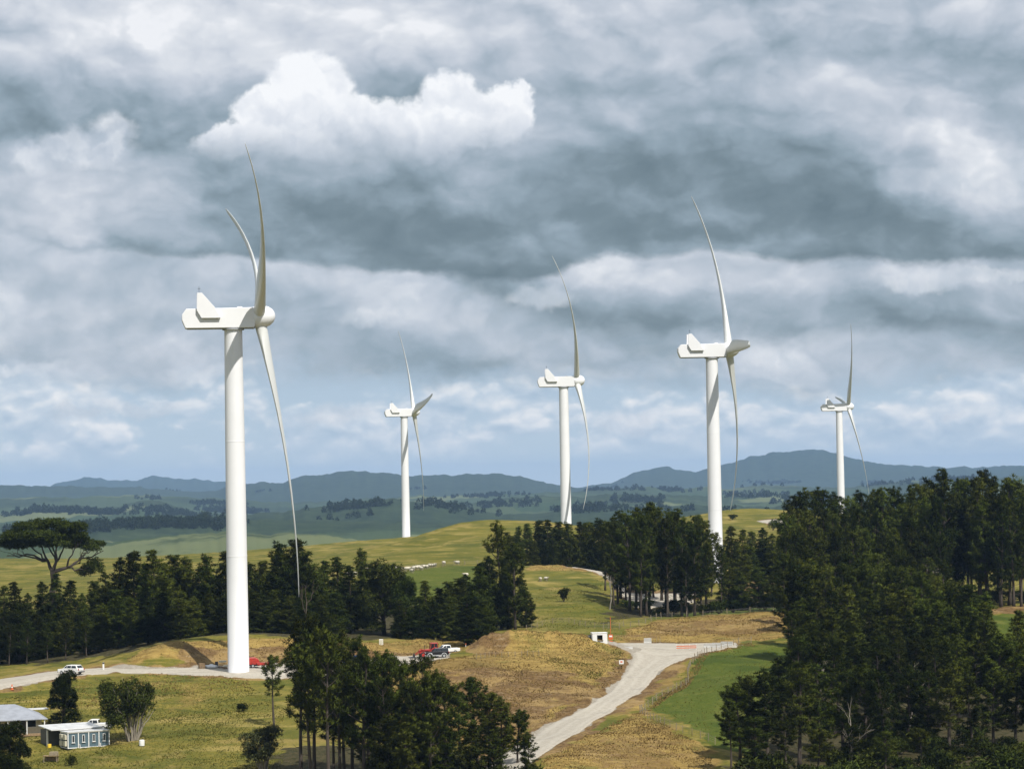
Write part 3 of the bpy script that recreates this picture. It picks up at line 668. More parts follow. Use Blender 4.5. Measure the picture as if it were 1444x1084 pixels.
body = deck(body, [(-300, 300), (300, 330), (600, 400), (760, 470), (900, 492), (1010, 488), (1100, 498), (1250, 492), (1350, 488), (1444, 494), (1700, 490)], 0.24, 0.62, 0.10,
  ((830, 395, 110, 28, .12), (1310, 405, 160, 16, .22), (1050, 410, 120, 30, .06), (900, 440, 90, 20, -.10), (1000, 455, 120, 14, -.06), (780, 455, 50, 40, -.05), (1230, 470, 200, 14, -.12)), 0.9, (0.0, 0.035), 0.7, 0.95)
body = deck(body, [(-300, 330), (0, 340), (90, 372), (220, 376), (330, 384), (450, 390), (600, 397), (690, 412), (740, 410), (785, 394), (850, 370), (950, 368), (1050, 364), (1085, 374), (1120, 384), (1250, 386), (1330, 384), (1400, 372), (1444, 368), (1700, 360)], 0.12, 0.66, 0.32,
  ((120, 40, 400, 80, .16), (560, 70, 260, 60, .10), (250, 130, 170, 50, -.10), (100, 130, 120, 60, .04), (1120, 60, 340, 60, -.10), (1400, 110, 120, 50, -.14), (900, 70, 90, 36, .12), (1000, 260, 260, 80, -.10), (640, 300, 200, 60, -.06),
   (110, 350, 170, 40, .32), (420, 378, 120, 16, .10), (960, 348, 120, 22, .14), (60, 280, 140, 70, .30), (190, 270, 110, 40, .22), (150, 330, 120, 30, .10), (330, 300, 120, 50, .06), (1400, 255, 110, 60, .50), (1310, 170, 120, 50, .26), (1390, 330, 80, 30, .12), (1180, 180, 110, 60, .08), (1290, 340, 120, 22, -.05), (30, 180, 60, 60, -.08)), 0.95, (0.0, 0.016), 0.62)
# the bright cumulus in front of the deck
qk = g.vm('ADD', q, g.vm('ADD', g.vm('MULTIPLY', g.vm('SUBTRACT', g.noise(q, 11.0, 3, 0.5, col=True), (0.5, 0.5, 0.5)), (0.055, 0.055, 0)), g.vm('MULTIPLY', g.vm('SUBTRACT', g.noise(q, 34.0, 6, 0.62, col=True), (0.5, 0.5, 0.5)), (0.035, 0.035, 0))))
dens = None
for (px, py, rx, ry) in ((447, 140, 66, 60), (392, 170, 62, 42), (335, 205, 66, 32), (530, 185, 130, 44), (480, 210, 150, 30), (648, 150, 52, 46), (705, 165, 55, 42), (620, 192, 130, 30), (440, 190, 90, 40), (735, 150, 30, 30)):
    u_, v_ = uv(px, py); sx, sy = 1000.0 / rx, 1000.0 / ry
    d = g.vm('MULTIPLY_ADD', qk, (sx, sy, 0), (-u_ * sx, -v_ * sy, 0))
    e = g.m('SUBTRACT', 1.0, g.vm('LENGTH', d, out=1))
    dens = e if dens is None else g.m('SMOOTH_MAX', dens, e, 0.15)
base_v = uv(530, 244)[1]
soft = g.mr(g.m('MULTIPLY_ADD', g.sep(wobf)[0], 0.05, Vv), base_v - 0.02, base_v + 0.075)
am = g.m('MULTIPLY', g.mr(dens, -0.12, g.m('MULTIPLY_ADD', soft, -0.36, 0.52)), soft)
k1 = g.m('SUBTRACT', 1.0, g.voro(qk, 13.0, 3.0, 0.5, 0)); k1b = g.m('SUBTRACT', 1.0, g.voro(g.vm('ADD', qk, (0.008, 0.016, 0)), 13.0, 2.0, 0.5, 0))
kc = g.m('ADD', g.m('ADD', g.m('MULTIPLY', g.m('SUBTRACT', k1, k1b), 0.8), g.m('MULTIPLY', g.mr(Vv, base_v - 0.01, base_v + 0.12), 0.62)), g.m('MULTIPLY_ADD', g.m('SUBTRACT', k1, 0.5), 0.34, 0.31))
kcol = g.ramp(kc, [(0.0, (0.34, 0.41, 0.48)), (0.35, (0.50, 0.56, 0.64)), (0.62, (0.68, 0.72, 0.79)), (0.9, (0.86, 0.88, 0.92)), (1.0, (0.95, 0.96, 0.98))])
body = g.mix(am, body, kcol)
dens2 = None
for (px, py, rx, ry) in ((60, 228, 48, 24), (110, 218, 60, 30), (160, 195, 38, 34), (140, 222, 60, 22)):
    u_, v_ = uv(px, py); sx, sy = 1000.0 / rx, 1000.0 / ry
    d = g.vm('MULTIPLY_ADD', qk, (sx, sy, 0), (-u_ * sx, -v_ * sy, 0))
    e = g.m('SUBTRACT', 1.0, g.vm('LENGTH', d, out=1)); dens2 = e if dens2 is None else g.m('SMOOTH_MAX', dens2, e, 0.15)
kc2 = g.m('ADD', g.m('MULTIPLY', g.m('SUBTRACT', k1, k1b), 2.0), g.m('MULTIPLY_ADD', g.m('SUBTRACT', k1, 0.5), 0.4, 0.55))
kcol2 = g.ramp(kc2, [(0.0, (0.36, 0.44, 0.53)), (0.5, (0.56, 0.61, 0.69)), (1.0, (0.84, 0.86, 0.90))])
body = g.mix(g.m('MULTIPLY', g.mr(dens2, -0.15, 0.50), 0.8), body, kcol2)
dens3 = None
for (px, py, rx, ry) in ((1100, 508, 48, 24), (1062, 524, 46, 16), (1022, 502, 36, 16), (1120, 530, 50, 16), (556, 432, 46, 24), (520, 442, 46, 16), (585, 420, 22, 18), (55, 521, 52, 10), (20, 524, 40, 8), (1408, 232, 58, 32), (1356, 258, 56, 26), (1436, 262, 50, 40), (288, 526, 40, 12), (5, 452, 34, 44), (180, 575, 60, 14), (230, 568, 36, 12), (120, 590, 50, 12), (470, 585, 60, 16), (870, 600, 50, 20), (905, 590, 30, 14), (1345, 577, 26, 9), (1300, 400, 90, 14), (1390, 392, 70, 12), (760, 415, 60, 18)):
    u_, v_ = uv(px, py); sx, sy = 1000.0 / rx, 1000.0 / ry
    d = g.vm('MULTIPLY_ADD', qk, (sx, sy, 0), (-u_ * sx, -v_ * sy, 0))
    e = g.m('SUBTRACT', 1.0, g.vm('LENGTH', d, out=1)); dens3 = e if dens3 is None else g.m('SMOOTH_MAX', dens3, e, 0.12)
kc3 = g.m('ADD', g.m('MULTIPLY', g.m('SUBTRACT', k1, k1b), 1.6), g.m('MULTIPLY_ADD', g.m('SUBTRACT', k1, 0.5), 0.5, 0.5))
body = g.mix(g.m('MULTIPLY', g.mr(dens3, -0.15, 0.65), 0.62), body, g.ramp(kc3, [(0.0, (0.42, 0.50, 0.58)), (0.5, (0.60, 0.65, 0.72)), (1.0, (0.86, 0.87, 0.90))]))
bg2 = g.node('ShaderNodeBackground'); g.L.new(body, bg2.inputs[0]); bg2.inputs[1].default_value = 0.98
ms = g.node('ShaderNodeMixShader'); g.L.new(bg1.outputs[0], ms.inputs[1]); g.L.new(bg2.outputs[0], ms.inputs[2]); ms.inputs[0].default_value = 0.93
g.L.new(ms.outputs[0], out.inputs[0])
w.cycles.sampling_method = 'MANUAL'; w.cycles.sample_map_resolution = 512

# air
m = bpy.data.materials.new('air'); m.use_nodes = True; nt = m.node_tree; nt.nodes.clear()
on = nt.nodes.new('ShaderNodeOutputMaterial'); pv = nt.nodes.new('ShaderNodeVolumePrincipled')
pv.inputs['Color'].default_value = (0.42, 0.65, 1.0, 1); pv.inputs['Density'].default_value = 3.5e-5; pv.inputs['Anisotropy'].default_value = 0.0
nt.links.new(pv.outputs[0], on.inputs['Volume']); m.cycles.homogeneous_volume = True
zlo = float(Zg.min()) - 1.0; zhi = float(Zg.max()) + 15.0
hz = MB().box((0, 0, (zlo + zhi) / 2), (54000, 54000, zhi - zlo)).build('haze', m); tag(hz, kind='stuff')

scene.view_settings.view_transform = 'Standard'; scene.view_settings.look = 'None'; scene.view_settings.gamma = 1.0; scene.view_settings.exposure = 0.10
scene.cycles.use_denoising = True
scene.cycles.max_bounces = 6; scene.cycles.diffuse_bounces = 2; scene.cycles.glossy_bounces = 2; scene.cycles.transmission_bounces = 2; scene.cycles.transparent_max_bounces = 4; scene.cycles.volume_bounces = 0

# ------------------------------------------------------------------ wind turbines
def make_blade(bend=0.0):
    rr = [0.9, 1.6, 2.5, 4, 6, 8, 10, 13, 17, 22, 27, 32, 37, 41, 44.5, 47, 48.8, 49.9, 50.5]
    ch = [2.1, 2.1, 2.15, 2.45, 2.95, 3.3, 3.4, 3.2, 2.85, 2.45, 2.1, 1.8, 1.5, 1.30, 1.18, 1.02, .82, .52, .16]
    tc_ = [1, 1, .96, .78, .55, .42, .36, .30, .26, .23, .21, .2, .19, .18, .18, .18, .18, .18, .18]
    tw = [15, 15, 15, 15, 14, 13, 11.5, 9.5, 7, 5, 3.4, 2.4, 1.6, 1, .5, .2, 0, 0, 0]
    nS = 20; V = []; Fs = []
    for r, c, t, a in zip(rr, ch, tc_, tw):
        s = r / 50.5; bul = 5.0 * (s - s ** 2.5) - bend * s ** 2.3; a = R_(a + 2.0)
        round_ = min(1, max(0, (t - 0.45) / 0.5))
        for k in range(nS):
            g_ = 2 * math.pi * k / nS
            xc = 0.5 * (1 + math.cos(g_)); yt = 5 * t * (0.2969 * math.sqrt(max(xc, 0)) - .126 * xc - .3516 * xc ** 2 + .2843 * xc ** 3 - .1015 * xc ** 4)
            ya = yt * (1 if math.sin(g_) >= 0 else -1)
            px_ = (1 - round_) * (xc - 0.3) + round_ * 0.5 * math.cos(g_); py_ = (1 - round_) * ya + round_ * 0.5 * t * math.sin(g_)
            Y0, X0 = px_ * c, py_ * c
            V.append((X0 * math.cos(a) - Y0 * math.sin(a) + bul, X0 * math.sin(a) + Y0 * math.cos(a), r))
    n = len(rr)
    for i in range(n - 1):
        for k in range(nS):
            k2 = (k + 1) % nS; Fs.append((i * nS + k, i * nS + k2, (i + 1) * nS + k2, (i + 1) * nS + k))
    Fs.append(tuple(range(nS - 1, -1, -1))); Fs.append(tuple(range((n - 1) * nS, n * nS)))
    mb = MB(); mb.add(V, Fs); return mb
HUBX, HUBZ, TILT = 4.6, 63.3, R_(6.0)
def make_turbine():
    root = empty('wind_turbine')
    tb = MB(); prof = []
    for h, r in ((-1.2, 1.93), (0.0, 1.93), (0.05, 1.90), (20.6, 1.83), (20.62, 1.85), (20.8, 1.85), (20.82, 1.83), (41.0, 1.74), (41.02, 1.76), (41.2, 1.76), (41.22, 1.74), (60.6, 1.60), (61.7, 1.60)): prof.append((r, h))
    t = tb.lathe(prof, 'z', 48).build('tower', MAT['turbine_white'], root, smooth=True)
    d = MB().box((0.6, 1.80, 1.9), (0.85, 0.18, 2.1)).build('door', MAT['seam_grey'], t, bevel=0.02)
    MB().tube([(0.9, 1.93, 1.9), (0.9, 1.93, 2.1)], 0.03).build('handle', MAT['dark_metal'], d)
    MB().lathe([(2.35, -1.0), (2.35, 0.02), (2.05, 0.06)], 'z', 40).build('plinth', MAT['concrete'], t, smooth=True)
    # nacelle: long box with a chamfered tail
    zb, zt = HUBZ - 1.95, HUBZ + 1.55
    pr = [(-8.6, zb), (-8.2, zb - 0.0), (3.6, zb), (3.75, zb + .3), (3.75, zt - .1), (3.3, zt + .12), (-1.0, zt + 0.05), (-8.3, zt - .05), (-9.05, zt - 1.0), (-9.05, zb + 1.3), (-8.45, zb)]
    pr = [(-8.5, zb), (3.6, zb), (3.8, zb + .3), (3.8, zt - .05), (3.4, zt + .12), (-8.35, zt - .05), (-9.1, zt - 1.1), (-9.1, zb + 1.5)]
    na = MB().prism(pr, -1.75, 1.75).build('nacelle', MAT['turbine_white'], root, bevel=0.09)
    MB().box((-2.2, 0, zb - 0.04), (12.0, 3.05, 0.12)).build('underside_panel', MAT['seam_grey'], na)
    MB().lathe([(1.95, zb - 0.35), (1.95, zb - 0.05)], 'z', 32).build('yaw_ring', MAT['seam_grey'], na, smooth=True)
    MB().box((1.2, 0, zt + 0.2), (0.9, 1.2, 0.24)).build('roof_hatch', MAT['turbine_white'], na, bevel=0.04)
    for sgn in (-1, 1):
        pf = [(-6.45, zt - 0.4), (-5.65, zb + 1.75), (-2.3, zb + 1.75), (-2.3, zb + 1.95), (-3.3, zt + .2), (-5.5, zt + 2.75), (-6.35, zt + 2.75)]
        f = MB().prism(pf, sgn * 1.78 - 0.0, sgn * 2.35).build('cooling_fin', MAT['turbine_white'], na, bevel=0.04)
    MB().tube([(-6.0, -1.9, zt + 2.7), (-6.0, -1.9, zt + 3.9)], 0.035, 6).tube([(-6.25, -1.9, zt + 3.5), (-5.75, -1.9, zt + 3.5)], 0.03, 6).build('wind_sensor', MAT['dark_metal'], na)
    # rotor
    sp = [(1.7, -1.1), (1.92, -0.85), (2.02, -0.2), (2.02, 0.6), (1.90, 1.3), (1.62, 1.95), (1.18, 2.5), (0.62, 2.84), (0.05, 2.95)]
    s_ = MB().lathe(sp, 'x', 40).build('spinner', MAT['turbine_white'], root, smooth=True)
    bl = make_blade().build('blade', MAT['blade_white'], root, smooth=True)
    bls = [bl, bl.copy(), bl.copy()]
    for b_ in bls[1:]: COL.objects.link(b_)
    return root, s_, bls
def set_turbine(root, s_, bls, hubpx, D, a0, yaw, label):
    hub = at(*hubpx, D); n = np.array([math.cos(yaw), math.sin(yaw)])
    base = hub[:2] - HUBX * n
    root.location = (base[0], base[1], hub[2] - HUBZ); root.rotation_euler = (0, 0, yaw)
    tl = Matrix.Translation((HUBX, 0, HUBZ)) @ Matrix.Rotation(-TILT, 4, 'Y')
    s_.matrix_local = tl
    for k, b_ in enumerate(bls): b_.matrix_local = tl @ Matrix.Rotation(a0 + k * 2 * math.pi / 3, 4, 'X')
    tag(root, label, 'wind turbine', 'wind turbines along the ridge')
    root['where'] = 0; del root['where']
TB = [((365, 447), 507, R_(-61.4), R_(7.2), (2.0, 0.7, -1.0), 'largest white wind turbine on the grey gravel pad, tower fully in view'),
      ((583.5, 581), 1321, R_(-37.5), R_(10.5), -1.9, 'small far white wind turbine behind the green grassy ridge, one blade pointing at the camera'),
      ((813, 537), 994, R_(32.2), R_(2.4), 4.9, 'mid distance white wind turbine behind the rounded green hilltop and dark pines'),
      ((1027.5, 493), 757, R_(-29), R_(3.0), 1.7, 'second largest white wind turbine, its tower foot hidden among pines by a pale gravel area'),
      ((1196, 573.5), 1419, R_(37.2), R_(2.0), -1.7, 'smallest far white wind turbine rising behind the pine tops under the blue mountain')]
first = make_turbine()
TURB = []
for i, (h_, D_, a_, y_, bend_, lb) in enumerate(TB):
    if i == 0: root, s_, bls = first
    else:
        root = copy_tree(first[0]); s_ = [c for c in root.children if c.name.startswith('spinner')][0]; bls = [c for c in root.children if c.name.startswith('blade')]
    for b_, bd_ in zip(bls, bend_ if isinstance(bend_, tuple) else (bend_,) * 3):
      bm_ = make_blade(bd_); me_ = bpy.data.meshes.new('blade'); me_.from_pydata(bm_.v, [], bm_.f); me_.materials.append(MAT['blade_white'])
      me_.polygons.foreach_set('use_smooth', [True] * len(me_.polygons)); me_.set_sharp_from_angle(angle=R_(40)); b_.data = me_
    set_turbine(root, s_, bls, h_, D_, a_, y_, lb); TURB.append(root)
# ------------------------------------------------------------------ trees
def rnd_unit(r, n):
    v = r.normal(size=(n, 3)); return v / np.linalg.norm(v, axis=1)[:, None]
def needles(r, pos, dirs, n, ln, wd, up=0.35, spread=0.9):
    """n thin needle bundles at each position"""
    m = len(pos); P0 = np.repeat(pos, n, 0); D0 = np.repeat(dirs, n, 0)
    d = D0 * 0.8 + rnd_unit(r, m * n) * spread + np.array([0, 0, up]); d /= np.linalg.norm(d, axis=1)[:, None]
    s = np.cross(d, rnd_unit(r, m * n)); s /= np.linalg.norm(s, axis=1)[:, None] + 1e-9
    L = ln * r.uniform(.65, 1.25, (m * n, 1)); W_ = wd * r.uniform(.7, 1.3, (m * n, 1))
    P0 = P0 + rnd_unit(r, m * n) * ln * 0.28
    a = P0 - s * W_ / 2; b = P0 + s * W_ / 2; c = P0 + d * L
    tone = np.repeat(r.uniform(0, .5, m), n)
    return np.stack([a, b, c], 1).reshape(-1, 3), np.stack([tone * .3, tone * .3, tone + r.uniform(0, .5, m * n)], 1).ravel()
def foliage_mesh(name, V, tone, mat, N=None):
    me = np_mesh(name, V, np.arange(len(V)).reshape(-1, 3), [mat], smooth=N is not None)
    t = me.attributes.new('tone', 'FLOAT', 'POINT'); t.data.foreach_set('value', tone.astype(np.float32))
    if N is not None: me.normals_split_custom_set(np.repeat(N, 3, 0).tolist())
    return me
def wood_mesh(name, mb, mat):
    me = bpy.data.meshes.new(name); me.from_pydata(mb.v, [], mb.f); me.materials.append(mat); me.polygons.foreach_set('use_smooth', [True] * len(me.polygons)); return me
def clumps(r, pos, out, rad, n, ln, wd, up=.35):
    """compact needle clumps: n bundles round each centre, shaded as rounded clumps"""
    m = len(pos); C = np.repeat(pos, n, 0); R0 = np.repeat(rad, n)[:, None]; O = np.repeat(out, n, 0)
    u = rnd_unit(r, m * n); u = u + O * .45 + np.array([0, 0, up]); u /= np.linalg.norm(u, axis=1)[:, None]
    P0 = C + u * R0 * r.uniform(.05, .75, (m * n, 1)) * np.array([1.0, 1.0, .62])
    d = u + rnd_unit(r, m * n) * .45; d /= np.linalg.norm(d, axis=1)[:, None]
    s_ = np.cross(d, rnd_unit(r, m * n)); s_ /= np.linalg.norm(s_, axis=1)[:, None] + 1e-9
    L = ln * r.uniform(.6, 1.3, (m * n, 1)); W_ = wd * r.uniform(.7, 1.3, (m * n, 1))
    V = np.stack([P0 - s_ * W_ / 2, P0 + s_ * W_ / 2, P0 + d * L], 1).reshape(-1, 3)
    N = u + O * .25 + rnd_unit(r, m * n) * .25; N /= np.linalg.norm(N, axis=1)[:, None]
    k = np.repeat(r.uniform(0, 1, m), n); t = k * .55 + r.uniform(0, .25, m * n)
    return V, np.stack([t * .5, t * .5, t], 1).ravel(), N

def pine(seed, H, bare, cr, style, dens=1.0):
    r = np.random.default_rng(seed); mb = MB()
    bx, by = r.normal(0, .022, 2) * H; ph = r.uniform(0, 6.3)
    def tr(t): return np.array([bx * t * t + .16 * math.sin(ph + 5 * t), by * t * t + .16 * math.cos(ph + 4 * t), H * t])
    r0 = H * (0.0145 if style == 'cone' else 0.0155)
    ts = np.linspace(0, 1, 11); mb.tube([tr(t) for t in ts], [r0 * (1.35 if t == 0 else 1) * (1 - t) ** 0.8 + .025 for t in ts], 8)
    pos = []; out = []; rad = []
    skew = rnd_unit(r, 1)[0]; skew[2] = 0
    t = bare
    while t < 0.97:
        q = (t - bare) / (1 - bare)
        if style == 'cone': L0 = cr * (1 - q) ** (0.62 if seed % 2 else 0.85) * (1.0 if q > .12 else .75 + 2 * q) + 0.30; nb = r.integers(4, 7); el0 = 0.10 + 0.60 * q
        else: L0 = cr * (0.42 + 0.72 * math.sin(math.pi * min(1, q * 0.74 + 0.17)) ** 1.3) * (1.0 if q < .78 else 1 - (q - .78) * 3.0); nb = r.integers(3, 6); el0 = 0.20 + 0.55 * q
        L0 *= r.uniform(.72, 1.15); az0 = r.uniform(0, 6.3)
        for j in range(nb):
            if style != 'cone' and r.random() < .12: continue
            az = az0 + j * 6.283 / nb + r.normal(0, .3); el = el0 + r.normal(0, .16)
            d = np.array([math.cos(az) * math.cos(el), math.sin(az) * math.cos(el), math.sin(el)])
            L = max(.35, L0 * r.uniform(.6, 1.2) * (1 + .28 * float(d @ skew))); pts = [tr(t)]; n = 5
            for i in range(n):
                d = d + np.array([0, 0, 0.11]) + r.normal(0, .08, 3); d /= np.linalg.norm(d); pts.append(pts[-1] + d * L / n)
            mb.tube(pts, [max(.012, .022 * L ** .8 * (1 - .85 * i / n)) for i in range(n + 1)], 4, cap=False)
            pts = np.array(pts); tl = tr(t)
            nt = max(1, int(round(L * (1.15 if style == 'cone' else 1.0) * dens)))
            for s in np.linspace(1.0, .42 if style == 'cone' else .5, nt):
                f = s * n; i = min(int(f), n - 1); q_ = pts[i] + (pts[i + 1] - pts[i]) * (f - i)
                for e in range(1 if s > .95 else 2):
                    off = rnd_unit(r, 1)[0] * min(L, 3) * .30 * (1.15 - s) * (0 if s > .95 else 1); off[2] = abs(off[2]) * .4
                    c = q_ + off; o = c - tl; o = o / (np.linalg.norm(o) + 1e-6)
                    pos.append(c); out.append(o); rad.append(r.uniform(.46, .88) * (1.0 if L > 1 else .75) * (1.05 if style == 'cone' else 1.15))
        t += (0.040 if style == 'cone' else 0.050) * r.uniform(.7, 1.45) * 18 / H
    for k in range(5): pos.append(tr(0.93 + .016 * k) + r.normal(0, .08, 3)); out.append(np.array([0, 0, 1.0])); rad.append(.40 - .05 * k)
    if style != 'cone':                               # dead snags under the crown
        for _ in range(r.integers(5, 10)):
            t_ = r.uniform(bare * .3, bare + .1); az = r.uniform(0, 6.3); p0 = tr(t_); L = r.uniform(.8, 2.4)
            mb.tube([p0, p0 + np.array([math.cos(az) * L * .6, math.sin(az) * L * .6, .05 * L]), p0 + np.array([math.cos(az) * L, math.sin(az) * L, .25 * L])], [.045, .03, .012], 4, cap=False)
    V, tone, N = clumps(r, np.array(pos), np.array(out), np.array(rad), 50, .46, .135)
    return wood_mesh('trunk', mb, MAT['bark']), foliage_mesh('crown', V, tone, MAT['needles'], N)

def lobes(r, L, per, leaf, mat, n=7, shell=.62, up=.15, gap=.35):
    P0 = []; D0 = []
    for (c, rad) in L:
        c = np.array(c, float); rad = np.array(rad, float); k = int(per * (rad[0] * rad[1] * rad[2]) ** (2 / 3))
        u = rnd_unit(r, k); u[:, 2] = np.where(u[:, 2] < -.35, -u[:, 2] * .6, u[:, 2])
        nz = vnoise(u[:, 0] * 2.6 + c[0] * 3 + 50, u[:, 1] * 2.6 + u[:, 2] * 2.6 + c[1] * 3 + 50, int(c[2] * 7) % 97)
        keep = nz > gap * r.uniform(.4, 1.0, k)
        s = (shell + (1 - shell) * r.uniform(0, 1, (k, 1)) ** .6) * (0.8 + .38 * nz[:, None])
        P0.append((c + u * rad * s)[keep]); nn = u / rad; D0.append((nn / np.linalg.norm(nn, axis=1)[:, None])[keep])
    P0 = np.concatenate(P0); D0 = np.concatenate(D0)
    V, tone, N = clumps(r, P0, D0, np.full(len(P0), leaf * 1.0), n, leaf, leaf * .40, up)
    return foliage_mesh('crown', V, tone, mat, N)
def limb(mb, a, b, r0, r1, r, n=5, wig=.08, sides=6):
    a, b = np.array(a, float), np.array(b, float); L = np.linalg.norm(b - a)
    pts = [a + (b - a) * i / n + (r.normal(0, wig * L / n, 3) if 0 < i < n else 0) for i in range(n + 1)]
    mb.tube(pts, [r0 + (r1 - r0) * i / n for i in range(n + 1)], sides, cap=False); return pts
def cypress(seed, H, R0):
    """dense rounded macrocarpa, foliage nearly to the ground"""
    r = np.random.default_rng(seed); mb = MB(); L = []
    mb.tube([(0, 0, 0), (.1, 0, H * .4), (0, .1, H * .85)], [H * .03, H * .022, .05], 8)
    for i in range(26):
        t = r.uniform(.12, .97); az = r.uniform(0, 6.3); k = R0 * (1 - max(0, t - .25) ** 1.5 * .95) * r.uniform(.45, .8)
        c = (math.cos(az) * k, math.sin(az) * k, H * t * .93); s = r.uniform(.16, .26) * R0 * 1.6
        L.append((c, (s, s, s * r.uniform(.9, 1.5)))); limb(mb, (0, 0, H * t * .6), c, .09, .03, r)
    L.append(((0, 0, H * .9), (R0 * .3, R0 * .3, H * .1)))
    return wood_mesh('trunk', mb, MAT['bark']), lobes(r, L, 62, .42, MAT['cypress'], 7)
def scrub(seed, R0, H, mat):
    r = np.random.default_rng(seed); mb = MB(); L = []
    for i in range(9):
        az = r.uniform(0, 6.3); k = R0 * r.uniform(.1, .65); c = (math.cos(az) * k, math.sin(az) * k, H * r.uniform(.3, .72)); s = R0 * r.uniform(.28, .5)
        L.append((c, (s, s, min(s, H * .4)))); limb(mb, (0, 0, 0), c, .05, .02, r, 3)
    return wood_mesh('stem', mb, MAT['bark']), lobes(r, L, 80, .30, mat, 6)
PROTO = {}
for i in range(6): PROTO['cone', i] = (*pine(100 + i, 16, (.02, .03, .05, .03, .04, .02)[i], (3.7, 3.4, 4.0, 3.5, 3.8, 4.3)[i], 'cone'), 16)
for i in range(7): PROTO['mature', i] = (*pine(200 + i, 20, (.20, .28, .16, .30, .24, .14, .33)[i], (3.5, 3.2, 3.9, 3.3, 3.7, 4.2, 3.4)[i], 'mature'), 20)
for i in range(5): PROTO['tall', i] = (*pine(250 + i, 20, (.38, .46, .34, .42, .50)[i], (3.9, 3.5, 4.3, 3.7, 3.9)[i], 'mature'), 20)
for i in range(3): PROTO['cypress', i] = (*cypress(300 + i, 14, (5.2, 4.2, 6.0)[i]), 14)
for i in range(3): PROTO['scrub', i] = (*scrub(400 + i, 2.0, 2.4, MAT['cypress']), 2.4)
USED = {}
def tree(kind, i, name, loc, H, label, cat, group=None, wide=1.0, rz=None, lean=(0, 0)):
    tm, cm, H0 = PROTO[kind, i]
    root = empty(name, loc, random.uniform(0, 6.28) if rz is None else rz, label, cat, group)
    s = H / H0; root.scale = (s * wide, s * wide, s); root.rotation_euler[0], root.rotation_euler[1] = lean
    link_mesh('stem' if kind == 'scrub' else 'trunk', tm, root); link_mesh('foliage' if kind == 'scrub' else 'crown', cm, root)
    return root
def tree_px(kind, i, px, ytop, D, label, group, wide=1.0, name='pine_tree', cat='pine tree', sink=.15):
    p = ground(px, D); ztop = at(px, ytop - 5, D)[2]; H = ztop - p[2]
    if H < 1.0: return None
    return tree(kind, i, name, (p[0], p[1], p[2] - sink), H + sink, label, cat, group, wide * min(1.35, max(.8, (14 / H) ** .35)), lean=(random.gauss(0, .02), random.gauss(0, .02)))
rt = np.random.default_rng(77)
def belt(lst, kind, D0, D1, label, group, wide=1.0, **k):
    for (px, yt) in lst: tree_px(kind, int(rt.integers(0, {'cone': 6, 'mature': 7, 'tall': 5, 'cypress': 3}[kind])), px, yt, rt.uniform(D0, D1), label, group, wide * rt.uniform(.9, 1.12), **k)

# belt behind the big turbine's pad
LB = 'dark bushy pine in the long tree belt behind the nearest turbine'; GB = 'pines in the belt behind the nearest turbine'
belt([(2, 832), (18, 826), (36, 842), (58, 826), (78, 814), (95, 824), (112, 842), (130, 826), (150, 812), (166, 792), (186, 786), (203, 800), (216, 781), (232, 800), (246, 790), (264, 793), (280, 806), (296, 789), (314, 786), (332, 800), (356, 800), (368, 798), (384, 784), (398, 772), (412, 769), (426, 786), (440, 802), (455, 796), (474, 791), (490, 803), (509, 782), (596, 824), (615, 836), (632, 827), (645, 822), (657, 815), (672, 806), (-14, 836)], 'cone', 578, 606, LB, GB, 1.25)
belt([(0, 868), (24, 858), (48, 872), (70, 876), (92, 860), (115, 868), (140, 856), (165, 838), (185, 846), (205, 852), (228, 842), (250, 850), (270, 846), (292, 842), (312, 846), (335, 850), (360, 842), (382, 838), (405, 846), (428, 838), (450, 846), (470, 842), (560, 852), (585, 846), (608, 852), (632, 848), (655, 846), (676, 852), (20, 890), (60, 896), (100, 892), (145, 886), (-10, 880), (40, 905), (80, 910), (120, 905)], 'cone', 548, 568, LB, GB, 1.35)
belt([(10, 885), (35, 880), (64, 884), (90, 880), (118, 884)], 'mature', 536, 545, LB, GB, .8)
for px, yt, D, w_, lb in ((538, 800, 585, 1.15, 'broad dense rounded cypress standing proud of the pine belt'), (566, 822, 578, 1.0, 'smaller rounded cypress beside the broad one in the pine belt'), (205, 868, 549, .9, 'pale green drooping bushy tree on the bank by the track')):
    tree_px('cypress', 0 if w_ > 1 else 1, px, yt, D, lb, None, w_, 'cypress_tree', 'cypress')
for px, yt, D, i in ((703, 744, 606, 1), (722, 775, 598, 5)):
    tree_px('mature', i, px, yt, D, 'tall mature pine ending the belt above the dry mound' if yt < 760 else 'shorter spreading pine beside the tall one ending the belt', None, 1.05)
belt([(690, 790), (712, 800), (738, 822), (678, 800)], 'cone', 600, 612, LB, GB, 1.1)
# pines over the knoll and about the second tower
LK = 'dark pine in the row along the top of the grassy knoll'; GK = 'pines along the knoll top'
belt([(716, 756), (728, 748), (742, 744), (757, 740), (770, 738), (784, 742), (800, 743), (815, 741), (828, 744), (842, 738), (856, 742), (868, 734), (722, 770), (750, 768), (778, 764), (806, 766), (832, 768), (735, 782), (765, 786), (792, 784), (820, 786), (846, 782)], 'cone', 775, 820, LK, GK, 1.25)
LM = 'mature pine with bare lower trunk in the grove before the second turbine'; GM = 'grove around the second turbine'
belt([(850, 745), (872, 726), (892, 722), (912, 715), (930, 722), (948, 727), (962, 723), (978, 734), (992, 742), (1000, 758), (868, 742), (900, 738), (936, 745), (970, 752), (880, 760), (918, 758), (950, 762), (985, 770), (862, 770)], 'mature', 652, 705, LM, GM, 1.0)
belt([(884, 730), (908, 734), (938, 738), (958, 740), (975, 756), (900, 770), (935, 775), (965, 780)], 'mature', 632, 650, LM, GM, .95)
LR = 'dark pine on the slope between the second turbine and the big wood'; GR = 'slope pines past the second turbine'
